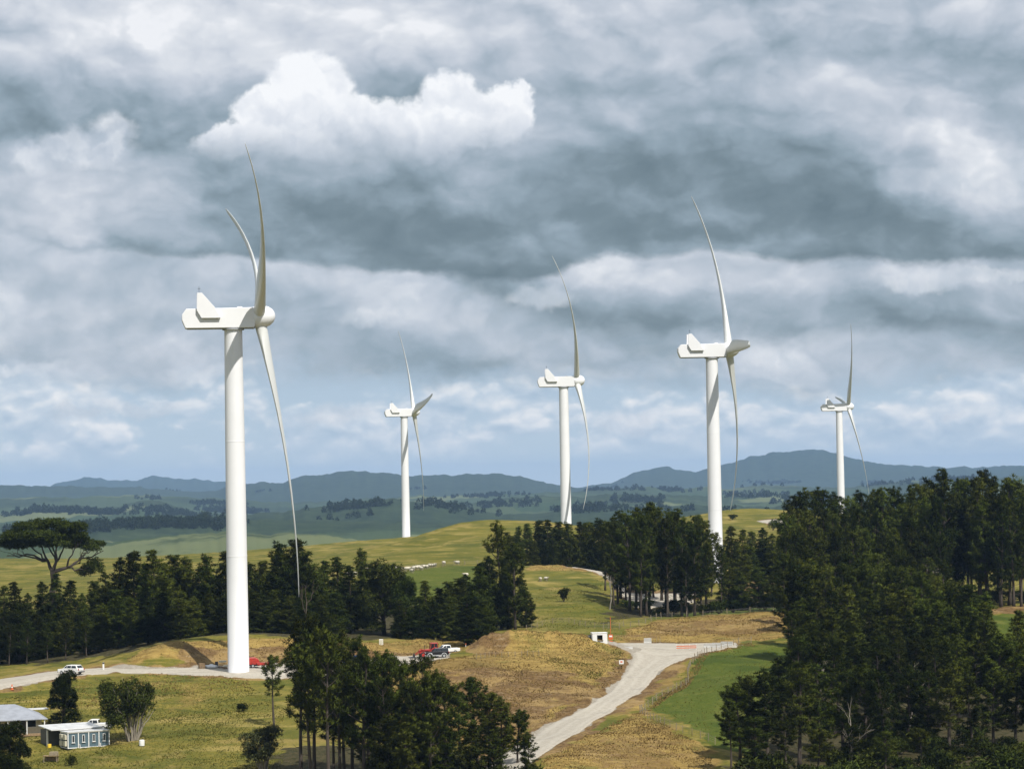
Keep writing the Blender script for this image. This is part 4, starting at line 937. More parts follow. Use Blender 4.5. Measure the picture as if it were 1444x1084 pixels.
belt([(1028, 748), (1042, 752), (1058, 756), (1072, 750), (1088, 758), (1100, 752), (1036, 770), (1056, 776), (1076, 772), (1096, 778), (1112, 770), (1048, 792), (1070, 796), (1092, 798)], 'cone', 730, 840, LR, GR, 1.25)
tree_px('mature', 3, 1014, 776, 655, 'small thin pine in front of the second turbine tower foot', None, .7)
belt([(1024, 806), (1042, 812), (1066, 806), (1085, 812), (1102, 800)], 'cone', 655, 690, LR, GR, 1.3)
# the big wood
LW = 'dark mature pine in the big wood under the small far turbine'; GW = 'pines of the big wood'
belt([(1116, 706), (1128, 700), (1146, 698), (1160, 697), (1178, 704), (1196, 706), (1212, 701), (1230, 698), (1246, 694), (1262, 692), (1280, 690), (1296, 691), (1312, 686), (1330, 668), (1344, 681), (1362, 684), (1376, 680), (1388, 671), (1404, 684), (1420, 686), (1436, 680), (1452, 684)], 'mature', 650, 690, LW, GW, 1.1)
belt([(1108, 728), (1124, 724), (1140, 726), (1158, 722), (1176, 728), (1194, 726), (1212, 724), (1230, 720), (1250, 722), (1268, 718), (1288, 716), (1308, 712), (1326, 708), (1346, 712), (1366, 706), (1386, 712), (1406, 706), (1424, 712), (1442, 706), (1460, 712), (1350, 730), (1378, 735), (1408, 730), (1436, 735)], 'mature', 640, 668, LW, GW, 1.0)
belt([(1104, 752), (1120, 756), (1142, 750), (1160, 756), (1180, 752), (1200, 756), (1222, 750), (1242, 756), (1262, 750), (1282, 756), (1304, 750), (1322, 760)], 'mature', 605, 632, LW, GW, 1.05)
belt([(1102, 786), (1118, 790), (1136, 782), (1156, 788), (1176, 782), (1198, 788), (1218, 784), (1240, 788), (1262, 784), (1284, 790), (1306, 792), (1326, 800)], 'mature', 572, 596, LW, GW, 1.05)
LW2 = 'dark bushy pine low on the near slope of the big wood'; GW2 = 'bushy pines on the near slope of the big wood'
belt([(1118, 808), (1140, 802), (1162, 810), (1184, 804), (1206, 810), (1228, 806), (1250, 812), (1272, 808), (1296, 816), (1320, 820), (1342, 828)], 'tall', 545, 562, LW2, GW2, 1.0)
belt([(1150, 830), (1172, 836), (1196, 830), (1220, 838), (1244, 832), (1268, 840), (1292, 836), (1318, 842), (1342, 836), (1364, 832), (1378, 844)], 'cone', 508, 530, LW2, GW2, 1.25)
belt([(1140, 871), (1168, 864), (1196, 872), (1224, 866), (1252, 874), (1280, 868), (1308, 874), (1336, 866), (1362, 862), (1384, 856), (1428, 866), (1448, 874)], 'cone', 474, 498, LW2, GW2, 1.2)
belt([(1092, 933), (1118, 904), (1146, 912), (1174, 902), (1202, 910), (1230, 904), (1258, 912), (1286, 904), (1314, 910), (1342, 902), (1370, 908), (1398, 900), (1426, 908), (1452, 902)], 'mature', 440, 462, LW2, GW2, 1.25)
belt([(1034, 971), (1052, 959), (1072, 953), (1094, 963), (1120, 948), (1150, 942), (1180, 950), (1210, 942), (1240, 950), (1270, 944), (1300, 952), (1330, 946), (1360, 954), (1392, 948), (1424, 954), (1450, 946)], 'mature', 404, 428, LW2, GW2, 1.25)
belt([(1022, 1011), (1058, 1019), (1100, 1023), (1145, 1034), (1190, 1030), (1240, 1038), (1290, 1032)], 'tall', 392, 402, LW2, GW2, 1.2)
belt([(1108, 816), (1122, 808), (1134, 800)], 'tall', 520, 540, LW2, GW2, 1.05)
belt([(1112, 866), (1124, 852), (1136, 848), (1116, 905), (1128, 892), (1106, 930)], 'mature', 478, 505, LW2, GW2, 1.0)
# clump at the bottom, before the pad
LF = 'tall bare stemmed pine in the near clump beside the gravel road'; GF = 'near clump of pines beside the road'
belt([(419, 884), (438, 898), (455, 903), (472, 903), (491, 911), (505, 930), (527, 931), (551, 938), (566, 946), (585, 939), (600, 958), (430, 925), (462, 935), (540, 965), (575, 972)], 'tall', 388, 412, LF, GF, .92)
belt([(620, 964), (643, 981), (666, 961), (682, 984), (699, 995), (723, 1006), (512, 968), (480, 960), (555, 990), (596, 996)], 'mature', 398, 414, LF, GF, 1.12)
belt([(540, 1020), (566, 1024), (592, 1018), (626, 1030), (655, 1026), (690, 1040)], 'cone', 384, 392, LF, GF, 1.15)
tree_px('tall', 1, 381, 934, 452, 'small lone pine with clumped crown on the grass beside the near clump', None, .95)
tree_px('mature', 1, 737, 1040, 392, 'lowest pine of the near clump, overhanging the gravel road edge', None, 1.0)
# single shrubs
def shrub(px, py, w, h, D, label, i=0, mat=None):
    p = ground(px, D) if D else hit(px, py)
    sc = F / p[1]; H = h / sc; return tree('scrub', i, 'shrub', (p[0], p[1], p[2] - .1), H, label, 'shrub', None, (w / sc) / (H * 4.0 / 2.4) * 1.0)
shrub(795, 848, 24, 20, None, 'single dark shrub on the grassy knoll face', 0)
shrub(100, 1078, 17, 15, None, 'round clipped bush in front of the blue cabin', 1)
shrub(826, 766, 30, 14, 905, 'low dark shrub on the far hilltop', 2)
shrub(343, 1003, 22, 12, None, 'small dark shrub on the grass slope below the turbine pad', 2)
shrub(1033, 733, 18, 8, None, 'low scrub on the far hill near the pale pad', 0)
shrub(1088, 741, 20, 16, 1090, 'dark round bush at the edge of the far pale pad', 1)
for k, (px, D) in enumerate(((1345, 655), (1365, 662), (1385, 668), (1402, 660), (1425, 672), (1442, 664), (1330, 650), (1310, 640), (880, 655), (905, 645), (925, 640), (945, 648), (965, 642), (985, 650), (1010, 648), (1030, 655), (1050, 662), (1075, 660), (1095, 650), (1110, 640), (1130, 560), (1160, 540), (1200, 520), (1110, 480), (1130, 455), (1170, 440), (1220, 420), (1300, 410), (1370, 415), (1410, 420), (1060, 395), (1090, 402), (1130, 396), (1165, 405), (1200, 398), (1235, 404), (1265, 396), (1330, 400), (1345, 410), (1390, 404), (1435, 412), (1040, 388), (1075, 390), (1110, 386), (1145, 390), (1180, 387), (1215, 391), (1250, 388), (1285, 386), (1310, 392), (1345, 388), (1375, 391), (1405, 388), (1430, 394), (1225, 412), (1260, 416), (1290, 420), (1190, 414), (1150, 412), (1320, 416), (1355, 422), (1245, 430), (1275, 436), (430, 392), (500, 396), (560, 390), (620, 392), (680, 388), (730, 392))):
    p = ground(px, D); H = rt.uniform(1.8, 4.0)
    g_ = ('undergrowth in the big wood', 'rough dark scrub under the pines of the big wood') if px > 1100 else (('scrub under the second turbine grove', 'rough dark scrub under the grove before the second turbine') if px > 800 else ('scrub under the near clump', 'rough dark scrub at the foot of the near pine clump'))
    tree('scrub', k % 3, 'shrub', (p[0], p[1], p[2] - .15), H, g_[1], 'shrub', g_[0], rt.uniform(.9, 1.5))

# the spreading old macrocarpa
r = np.random.default_rng(5); mb = MB(); L = []
base = ground(72, 640); S = 640 / F
def loc(px, py, dy=0.0):  # offsets in metres from the tree's foot
    q = at(px, py, 640); return (q[0] - base[0], dy, q[2] - base[2])
fork = [loc(74, 806), loc(66, 790, 1), loc(80, 792, -1), loc(94, 800, .5)]
limb(mb, (0, 0, -.3), fork[0], .9, .6, r)
for a_, tips in ((1, ((22, 775, -2), (35, 757, 2), (52, 752, -3), (10, 779, 0))), (2, ((70, 748, 2), (84, 752, -2), (60, 744, 3), (98, 757, 1))), (3, ((112, 760, -2), (130, 770, 1), (146, 772, 0), (118, 778, 3), (132, 800, -1)))):
    limb(mb, fork[0], fork[a_], .5, .34, r)
    for (px, py, dy) in tips:
        pts = limb(mb, fork[a_], loc(px, py + 4, dy), .26, .07, r, 6, .22)
        for _ in range(3): limb(mb, pts[3 + _], np.array(loc(px + r.uniform(-12, 12), py + r.uniform(-6, 6), dy + r.uniform(-2, 2))), .09, .03, r, 4, .12, 4)
for (px, py, rx, rz_, dy) in ((40, 744, 26, 8, 0), (70, 741, 30, 8, 2), (98, 744, 20, 7, -1), (24, 756, 20, 8, -1), (52, 755, 24, 7, -3), (82, 754, 24, 7, 3), (110, 756, 16, 7, 0), (8, 768, 12, 6, 0), (20, 772, 16, 5, 2), (120, 766, 14, 6, 2), (138, 768, 11, 5, 0), (130, 774, 12, 5, -2), (60, 764, 24, 5, 1), (112, 744, 12, 7, 0), (30, 762, 22, 7, 2), (64, 758, 30, 8, -2), (96, 762, 24, 8, 1), (14, 760, 14, 7, -2), (45, 768, 26, 6, 0), (84, 768, 22, 6, -2), (108, 770, 18, 6, 2), (132, 802, 15, 12, 0), (120, 808, 12, 9, 1)):
    L.append((loc(px, py, dy), (rx * S, rx * S * .8, rz_ * S * 1.3)))
t_ = empty('macrocarpa_tree', tuple(base), 0, 'wide flat topped old macrocarpa with bare spreading limbs, rising above the belt', 'macrocarpa')
link_mesh('trunk', wood_mesh('trunk', mb, MAT['bark']), t_); link_mesh('crown', lobes(r, L, 95, .42, MAT['cypress'], 8, .25, .3, .25), t_)

# two trees beside the cabins
def fan_tree(seed, px, py, yt, wpx, name, label, mat, barkm, stems, lopsided=0.0, cover=1.0):
    r = np.random.default_rng(seed); p = hit(px, py); S = p[1] / F; H = (py - yt) * S; Wd = wpx * S / 2; mb = MB(); L = []
    for i in range(stems):
        az = r.uniform(0, 6.3); k = Wd * r.uniform(.25, .95); x = math.cos(az) * k; y = math.sin(az) * k; h = H * r.uniform(.55, .97) * (1 - .25 * (k / Wd) ** 2)
        a0 = (x * .22, y * .22, -.1); mid = (x * .5, y * .5, h * .5)
        limb(mb, a0, mid, .13, .09, r, 4, .1, 5); limb(mb, mid, (x, y, h), .09, .02, r, 4, .12, 5)
        if r.random() < cover:
            s = Wd * r.uniform(.22, .36); L.append(((x - lopsided * Wd * .2, y, h - s * .4), (s, s, s * 1.3)))
            if r.random() < .7: L.append(((x * .85 - lopsided * Wd * .35, y * .85, h * .72), (s * .8, s * .8, s * 1.2)))
            if lopsided and x < -.1 * Wd: L.append(((x * .9, y, h * .45), (s, s, s * 1.3)))
    t_ = empty(name, tuple(p), 0, label, 'tree'); link_mesh('trunk', wood_mesh('trunk', mb, barkm), t_); link_mesh('crown', lobes(r, L, 85, .30, mat, 6, .4), t_)
fan_tree(31, 187, 1044, 947, 78, 'kanuka_tree', 'multi stemmed tree with pale bare stems fanning up behind the white barrel', MAT['cypress'], MAT['pale_bark'], 26, .9, .75)
fan_tree(32, 372, 1088, 1020, 60, 'kanuka_tree', 'grey green multi stemmed bushy tree at the edge of the near clump', MAT['manuka'], MAT['pale_bark'], 14, .3, .8)
def cyp_px(px, py, yt, i, w_, label): 
    p = hit(px, py); H = (py - yt) * p[1] / F; tree('cypress', i, 'cypress_tree', (p[0], p[1], p[2] - .1), H, label, 'cypress', None, w_)
cyp_px(90, 1026, 950, 1, 1.15, 'dark conical cypress between the house and the white car')
cyp_px(14, 1098, 1022, 2, .95, 'dark rounded cypress in front of the grey roofed house')
# bare dead trees
def bare(seed, px, py, yt, D, label, lean=.1):
    r = np.random.default_rng(seed); p = ground(px, D) if D else hit(px, py); H = at(px, yt, p[1])[2] - p[2]; mb = MB()
    def grow(a, d, L, rad, k):
        b = a + d * L; limb(mb, a, b, rad, rad * .6, r, 4, .12, 5)
        if k == 0: return
        for _ in range(3 if k > 1 else 2):
            e = d + r.normal(0, .38, 3); e[2] = abs(e[2]) + .25; e /= np.linalg.norm(e); grow(a + (b - a) * r.uniform(.55, 1), e, L * r.uniform(.45, .7), rad * .5, k - 1)
    grow(np.zeros(3), np.array([lean, 0, 1.0]), H * .48, .16, 3)
    t_ = empty('bare_tree', tuple(p), 0, label, 'bare tree'); link_mesh('trunk', wood_mesh('trunk', mb, MAT['bark' if seed == 41 else 'pale_bark']), t_)
bare(41, 425, 0, 806, 540, 'leafless pale tree in front of the pine belt under a blade tip')
bare(42, 860, 860, 800, None, 'slender leafless tree leaning on the knoll edge by the grove')
bare(43, 1305, 0, 762, 596, 'pale dead leafless tree standing highest within the big wood')
bare(44, 1188, 0, 985, 398, 'pale dead leafless tree low among the nearest pines of the big wood')
bare(45, 1210, 0, 840, 520, 'pale dead leafless tree in the middle slope of the big wood')
bare(46, 1150, 0, 905, 470, 'pale dead leafless tree near the paddock side of the big wood')
bare(47, 1275, 0, 930, 430, 'pale dead leafless tree above the bottom clearing of the big wood')

# ------------------------------------------------------------------ ground cover one cannot count
def tufts(name, polys, n, mat, h, w_, seed, blades=6):
    r = np.random.default_rng(seed); pos = []
    for poly, share in polys:
        W = poly_world(poly); lo, hi = W.min(0), W.max(0); k = int(n * share); q = np.empty((0, 2))
        while len(q) < k:
            c = r.uniform(lo, hi, (k * 3, 2)); c = c[sdist(c[:, 0], c[:, 1], W) > 0]
            c = c[fbm(c[:, 0] / 3.5, c[:, 1] / 5, 3, seed) > r.uniform(-.75, .35, len(c))]; q = np.r_[q, c]
        pos.append(q[:k])
    q = np.concatenate(pos); bad = np.zeros(len(q), bool)
    for k in ('main', 'cross', 'pad', 'upper'): bad |= sdist(q[:, 0], q[:, 1], widened(k, .6)) > 0
    q = q[~bad]; z = surf(q[:, 0], q[:, 1]) - .02
    P0 = np.c_[q, z]; d = np.tile([0.25, -.1, 1.0], (len(P0), 1))
    s = h * (0.6 + 0.8 * vnoise(q[:, 0] / 4, q[:, 1] / 4, seed + 3))
    V, tone = needles(r, P0, d, blades, 1.0, w_ / h, up=.6, spread=.75)
    V = (V - np.repeat(P0, blades * 3, 0)) * np.repeat(s, blades * 3)[:, None] + np.repeat(P0, blades * 3, 0)
    N = np.array([0.1, -.15, 1.0]) + rnd_unit(r, len(V) // 3) * .45; N /= np.linalg.norm(N, axis=1)[:, None]
    o = link_mesh(name, foliage_mesh(name, V, tone, mat, N)); tag(o, kind='stuff')
tufts('dry_grass', [(MOUND, .42), (BACK, .12), ([(862, 905), (890, 886), (940, 874), (1000, 868), (1130, 866), (1140, 900), (1000, 906)], .14), ([(745, 1100), (790, 1058), (850, 1028), (905, 1004), (950, 1030), (1000, 1058), (1010, 1110)], .18), ([(905, 1003), (960, 966), (982, 935), (992, 917), (1060, 907), (1066, 911), (1000, 922), (990, 940), (968, 970), (915, 1003)], .06), ([(740, 806), (760, 795), (820, 798), (850, 808), (800, 808)], .03), ([(100, 955), (230, 950), (350, 958), (360, 975), (200, 985), (60, 1000)], .05)], 30000, MAT['dry_grass'], .20, .075, 61)
tufts('rough_grass', [([(0, 985), (100, 960), (350, 962), (400, 1000), (400, 1084), (0, 1095)], .62), ([(745, 890), (760, 830), (850, 815), (890, 860), (870, 895)], .12), ([(915, 1000), (990, 921), (1060, 910), (1160, 902), (1180, 1084), (1010, 1052)], .10), ([(720, 905), (830, 897), (880, 925), (840, 960), (740, 930)], .16)], 24000, MAT['green_grass'], .17, .07, 62)

# woods and hedges far out on the plain
def far_woods(n, seed):
    r = np.random.default_rng(seed); P0 = []; D0 = []; S_ = []
    spots = []
    for (px, py, w_, k) in ((90, 722, 60, 16), (45, 722, 26, 8), (150, 724, 40, 10), (215, 724, 26, 8), (255, 726, 40, 10), (330, 722, 60, 16), (200, 742, 130, 36), (100, 750, 80, 18), (60, 745, 50, 10), (280, 742, 70, 18), (300, 712, 30, 7), (500, 716, 60, 10), (640, 716, 40, 8), (720, 712, 60, 10), (830, 718, 60, 12), (700, 700, 60, 8), (870, 690, 60, 10), (960, 693, 50, 8), (1075, 682, 46, 12), (1110, 682, 22, 6), (1250, 683, 80, 10), (1060, 700, 60, 10), (1350, 676, 70, 9), (900, 706, 60, 10), (1130, 705, 80, 10)):
        for _ in range(k): spots.append((px + r.uniform(-.5, .5) * w_, py + r.normal(0, 1.6)))
    for _ in range(n): spots.append((r.uniform(-80, 1520), r.uniform(684, 738)))
    dd = np.exp(np.arange(math.log(2000), math.log(16000), .006))
    for px, py in spots:
        q = ray(px, py); zz = height(dd * q[0], dd); gI = np.where(dd * q[2] <= zz)[0]
        if not len(gI): continue
        D = dd[gI[0]]
        if D < 2100: continue
        c = np.array([q[0] * D, D, 0]); m_ = int(r.integers(4, 10))
        for _ in range(m_):
            cc = c + np.array([r.normal(0, 30), r.normal(0, 12), 0]); cc[2] = gz(cc[0], cc[1]); h = r.uniform(7, 14)
            u = rnd_unit(r, 46); u[:, 2] = np.abs(u[:, 2]); P0.append(cc + u * np.array([h * .5, h * .5, h]) * r.uniform(.6, 1, (46, 1))); D0.append(u); S_.append(np.full(46, h * .28))
    P0 = np.concatenate(P0); D0 = np.concatenate(D0); s = np.concatenate(S_)
    V, tone = needles(r, P0, D0, 2, 1.0, .8, up=.2); V = (V - np.repeat(P0, 6, 0)) * np.repeat(s, 6)[:, None] + np.repeat(P0, 6, 0)
    o = link_mesh('distant_woods', foliage_mesh('distant_woods', V, tone * .4, MAT['needles'])); tag(o, kind='stuff')
far_woods(18, 91)
# ------------------------------------------------------------------ vehicles (x forward, origin on the ground)
def wheel(root, x, y, r, w_=.22, rim='silver_paint'):
    t = MB().lathe([(r * .62, -w_ / 2), (r * .96, -w_ / 2), (r, -w_ * .32), (r, w_ * .32), (r * .96, w_ / 2), (r * .62, w_ / 2)], 'y', 20, (0, 0, 0)).build('wheel', MAT['rubber'], root, smooth=True)
    t.location = (x, y, r)
    MB().lathe([(.03, -w_ / 2 - .012), (r * .58, -w_ / 2 - .012), (r * .62, -w_ * .3), (r * .62, w_ * .3), (r * .58, w_ / 2 + .012), (.03, w_ / 2 + .012)], 'y', 16).build('rim', MAT[rim], t, smooth=True)
def car(name, label, cat, loc, rz, paint, low, cab, wl, r, W_, glass_lines, trim=None, cab_in=.80, group=None, lamps=True):
    """low / cab: side profiles (x, z) of the lower body and the glasshouse"""
    root = empty(name, loc, rz, label, cat, group)
    zt = max(z for x, z in cab); zb = min(z for x, z in cab)
    f = lambda z: 1 - (1 - cab_in) * max(0, (z - zb)) / (zt - zb)
    b_ = MB().prism(low, -W_ / 2, W_ / 2).build('body', paint, root, bevel=.07)
    MB().prism(cab, -W_ / 2 + .02, W_ / 2 - .02, f).build('roof', paint, root, bevel=.05)
    for (x0, x1, x2, x3) in glass_lines:          # side windows, lower edge x0..x1, upper edge x3..x2
        for sg in (-1, 1):
            V = []; za, zc = zb + .06, zt - .11
            for (x, z) in ((x0, za), (x1, za), (x2, zc), (x3, zc)):
                y = sg * ((W_ / 2 - .02) * f(z)); V += [(x, y + sg * .012, z), (x, y - sg * .03, z)]
            MB().add(V, [(0, 2, 4, 6), (7, 5, 3, 1), (0, 1, 3, 2), (2, 3, 5, 4), (4, 5, 7, 6), (6, 7, 1, 0)]).build('side_window', MAT['glass_dark'], root)
    xs = sorted(cab, key=lambda p: p[0]); lo_b = min((p for p in cab if p[1] == zb), key=lambda p: p[0]); lo_f = max((p for p in cab if p[1] == zb), key=lambda p: p[0])
    up_b = min((p for p in cab if p[1] == zt), key=lambda p: p[0]); up_f = max((p for p in cab if p[1] == zt), key=lambda p: p[0])
    for nm, lo_, up_, sg in (('windscreen', lo_f, up_f, 1), ('rear_window', lo_b, up_b, -1)):
        V = []
        for k in (.12, .86):
            x = lo_[0] + (up_[0] - lo_[0]) * k; z = lo_[1] + (up_[1] - lo_[1]) * k; hw = (W_ / 2 - .14) * f(z)
            for y in (-hw, hw): V += [(x + sg * .02, y, z), (x - sg * .04, y, z)]
        MB().add(V, [(0, 2, 6, 4), (1, 5, 7, 3), (0, 1, 3, 2), (4, 6, 7, 5), (0, 4, 5, 1), (2, 3, 7, 6)]).build(nm, MAT['glass_dark'], root)
    for x in wl:
        for sg in (-1, 1): wheel(root, x, sg * (W_ / 2 - .1), r)
    xf = max(x for x, z in low); xb = min(x for x, z in low); zl = zb - .22
    if lamps:
        for sg in (-1, 1):
            MB().box((xf - .03, sg * (W_ / 2 - .28), zl), (.14, .34, .17)).build('headlight', MAT['lamp_clear'], root, bevel=.03)
            MB().box((xb + .02, sg * (W_ / 2 - .13), zl + .05), (.12, .18, .36)).build('tail_light', MAT['lamp_red'], root, bevel=.03)
    MB().box((xb - .03, 0, .45), (.12, W_ * .92, .2)).build('bumper', trim or MAT['dark_metal'], root, bevel=.03)
    MB().box((xf + .02, 0, .45), (.14, W_ * .92, .22)).build('bumper', trim or MAT['dark_metal'], root, bevel=.03)
    MB().box((xb - .02, 0, .78), (.03, .5, .13)).build('number_plate', MAT['white_paint'], root)
    if trim:
        for sg in (-1, 1):
            m_ = MB()
            for x in wl: m_.tube([(x + math.cos(a) * (r + .09), sg * (W_ / 2 + .03), r + math.sin(a) * (r + .09)) for a in np.linspace(-.15, math.pi + .15, 11)], .075, 6)
            m_.box((sum(wl) / 2, sg * (W_ / 2 + .02), .46), (abs(wl[0] - wl[1]) - 2 * r - .1, .09, .24)); m_.build('wheel_arch_trim', trim, root)
    return root
def on(px, py): h = hit(px, py); return (h[0], h[1], float(height([h[0]], [h[1]])[0]) + .06)
suv_low = [(-2.25, .42), (2.2, .36), (2.28, .62), (2.15, .92), (.95, 1.06), (-2.1, 1.10), (-2.32, .85)]
suv_cab = [(-2.12, 1.06), (1.15, 1.06), (.35, 1.62), (-1.62, 1.66)]
suv_cab = [(-2.12, 1.06), (1.15, 1.06), (.35, 1.66), (-1.70, 1.66)]
car('parked_car', 'white estate car on the gravel track with its tail to the camera', 'car', on(100, 951), R_(152), MAT['white_paint'], suv_low, suv_cab, (-1.35, 1.4), .34, 1.82, ((-1.85, -.75, -.75, -1.60), (-.65, .2, .15, -.65), (.28, .95, .32, .22)))
jeep_low = [(-2.15, .55), (2.1, .55), (2.2, .8), (2.12, 1.12), (.75, 1.20), (-2.15, 1.22), (-2.2, .8)]
jeep_cab = [(-2.12, 1.18), (.85, 1.18), (.45, 1.82), (-2.05, 1.82)]
car('parked_jeep', 'black four wheel drive with silver sills parked beside the red tractor', 'car', on(616, 927.5), R_(188), MAT['black_paint'], jeep_low, jeep_cab, (-1.3, 1.35), .40, 1.80, ((-1.95, -.85, -.85, -1.90), (-.72, .1, .1, -.72), (.18, .72, .48, .16)), trim=MAT['silver_paint'], cab_in=.88)
ute_low = [(-2.5, .5), (2.35, .45), (2.45, .7), (2.3, 1.0), (1.05, 1.10), (-2.5, 1.12)]
ute_cab = [(-.75, 1.08), (1.3, 1.08), (.6, 1.74), (-.6, 1.74)]
car('pickup_truck', 'white pickup truck standing just behind the black four wheel drive', 'pickup', on(629.5, 922.5), R_(200), MAT['white_paint'], ute_low, ute_cab, (-1.5, 1.5), .37, 1.82, ((-.62, .2, .2, -.5), (.3, 1.08, .55, .27)))
car('parked_car', 'blue car half hidden behind the tops of the near pine clump', 'car', on(503, 937), R_(170), MAT['blue_paint'], suv_low, suv_cab, (-1.35, 1.4), .34, 1.82, ((-1.85, -.75, -.75, -1.60), (-.65, .2, .15, -.65), (.28, .95, .32, .22)))
car('pickup_truck', 'white pickup truck with a rail frame parked behind the blue cabin', 'pickup', tuple(hit(134, 1029)), R_(176), MAT['white_paint'], ute_low, ute_cab, (-1.5, 1.5), .37, 1.82, ((-.62, .2, .2, -.5), (.3, 1.08, .55, .27)))

# red tractor with a front blade
p = on(606, 927); t = empty('tractor', p, R_(192), 'red tractor with cab and front blade on the gravel yard', 'tractor')
for sg in (-1, 1):
    for x, r_, w_ in ((-.95, .86, .46), (1.35, .55, .34)): wheel(t, x, sg * (.98 if x < 0 else .86), r_, w_, 'red_paint')
MB().prism([(-.1, .75), (2.0, .75), (2.1, .95), (2.05, 1.45), (-.1, 1.62)], -.42, .42).build('bonnet', MAT['red_paint'], t, bevel=.06)
MB().box((.4, 0, .72), (2.9, .5, .42)).build('chassis', MAT['dark_metal'], t, bevel=.04)
c_ = MB().prism([(-1.5, 1.3), (-.05, 1.3), (-.2, 2.55), (-1.35, 2.55)], -.66, .66).build('cab_glass', MAT['glass_dark'], t, bevel=.03)
m_ = MB()
for sg in (-1, 1):
    for a_, b_ in (((-1.52, 1.25), (-1.37, 2.6)), ((-.03, 1.25), (-.18, 2.6)), ((-.8, 1.25), (-.8, 2.6))): m_.tube([(a_[0], sg * .68, a_[1]), (b_[0], sg * .68, b_[1])], .05, 6)
m_.build('cab_frame', MAT['red_paint'], t)
MB().box((-.78, 0, 2.66), (1.45, 1.5, .16)).build('cab_roof', MAT['red_paint'], t, bevel=.05)
for sg in (-1, 1): MB().tube([(-.95 + math.cos(a) * .98, sg * 1.0, .86 + math.sin(a) * .98) for a in np.linspace(.3, 2.9, 9)], [.1] * 9, 6).build('mudguard', MAT['red_paint'], t)
MB().tube([(1.0, .25, 1.5), (1.0, .25, 2.35)], .05, 8).build('exhaust', MAT['dark_metal'], t)
m_ = MB()
for sg in (-1, 1): m_.tube([(.2, sg * .55, 1.35), (1.7, sg * .55, 1.5), (2.5, sg * .55, .8), (3.0, sg * .5, .4)], .07, 6)
m_.tube([(1.9, -.55, 1.3), (1.9, .55, 1.3)], .05, 6).build('loader_arm', MAT['red_paint'], t)
MB().prism([(2.95, .08), (3.95, .06), (3.95, .14), (3.05, .2), (3.0, .75), (2.9, .75)], -1.05, 1.05).build('blade', MAT['dark_metal'], t)
# red machine behind the tower
p = on(356, 941.5); t = empty('compressor', p, R_(10), 'red rounded site compressor half hidden behind the largest turbine tower', 'machine')
MB().prism([(-1.25, .55), (1.25, .55), (1.3, .9), (1.05, 1.55), (.45, 1.85), (-.45, 1.85), (-1.05, 1.55), (-1.3, .9)], -.75, .75).build('canopy', MAT['red_paint'], t, bevel=.1)
MB().box((0, 0, .42), (2.5, 1.3, .2)).build('chassis', MAT['dark_metal'], t)
for sg in (-1, 1): wheel(t, 0, sg * .85, .34)
MB().tube([(1.2, 0, .42), (2.3, 0, .42)], .06, 6).build('drawbar', MAT['dark_metal'], t)
p = on(371, 942); t = empty('trailer', p, R_(5), 'small red tipping trailer beside the red compressor', 'trailer')
MB().prism([(-1.0, .55), (1.0, .55), (1.15, 1.0), (-1.15, 1.0)], -.6, .6).build('tray', MAT['red_paint'], t, bevel=.04)
for sg in (-1, 1): wheel(t, 0, sg * .7, .3)
MB().tube([(1.0, 0, .5), (2.0, 0, .45)], .05, 6).build('drawbar', MAT['dark_metal'], t)

# site clutter at the tower foot
def pallet(px, py, label, loads=3):
    t = empty('timber_pallet', on(px, py), R_(15), label, 'pallet')
    m_ = MB()
    for k in range(loads):
        z = .07 + .3 * k
        for y in (-.5, 0, .5): m_.box((0, y, z), (1.5, .1, .1))
        for x in np.linspace(-.68, .68, 6): m_.box((x, 0, z + .065), (.16, 1.15, .03))
    m_.build('boards', MAT['wood'], t)
    MB().box((0, 0, .07 + .3 * loads + .14), (1.3, 1.0, .34)).build('load', MAT['cream_paint'], t, bevel=.06)
pallet(314, 941.5, 'stack of timber pallets with a cream bundle left of the tower foot'.replace(' left of', ' beside'))
pallet(320.5, 943, 'lower timber pallet closest to the tower foot', 1)
def sack(px, py, label, rz):
    r = np.random.default_rng(int(px)); o = MB().lathe([(.05, 0), (.38, .02), (.46, .16), (.42, .34), (.22, .44), (.05, .46)], 'z', 14).build('white_sack', MAT['white_paint'], None, smooth=True)
    o.location = on(px, py); o.scale = (1.7, .9, 1); o.rotation_euler[2] = rz; tag(o, label, 'sack', 'white sacks beside the tower foot')
for k, (px, py) in enumerate(((292, 941.5), (296, 942), (300, 941.6), (303.5, 942), (298, 940.5))): sack(px, py, 'white sack lying in the row on the gravel pad', .3 * k)
p = on(284.5, 942.5); t = empty('crate', p, R_(20), 'dark slatted crate at the foot of the bank beside the tower shadow', 'crate')
m_ = MB()
for z in (.12, .36, .6, .84):
    for sg in (-1, 1): m_.box((0, sg * .5, z), (1.1, .04, .15)); m_.box((sg * .53, 0, z), (.04, .96, .15))
m_.build('slats', MAT['wood'], t); MB().box((0, 0, .45), (.95, .9, .8)).build('lining', MAT['dark_metal'], t)
p = on(305.5, 940); t = empty('gas_bottle_rack', p, 0, 'small dark drum standing behind the white sacks', 'drum')
t.name = 'oil_drum'; MB().lathe([(.29, 0), (.3, .02), (.29, .3), (.3, .31), (.29, .33), (.29, .58), (.3, .6), (.29, .62), (.29, .88), (.26, .9)], 'z', 18).build('shell', MAT['dark_metal'], t, smooth=True)
MB().lathe([(.27, .885), (.27, .91)], 'z', 18).build('lid', MAT['rubber'], t)
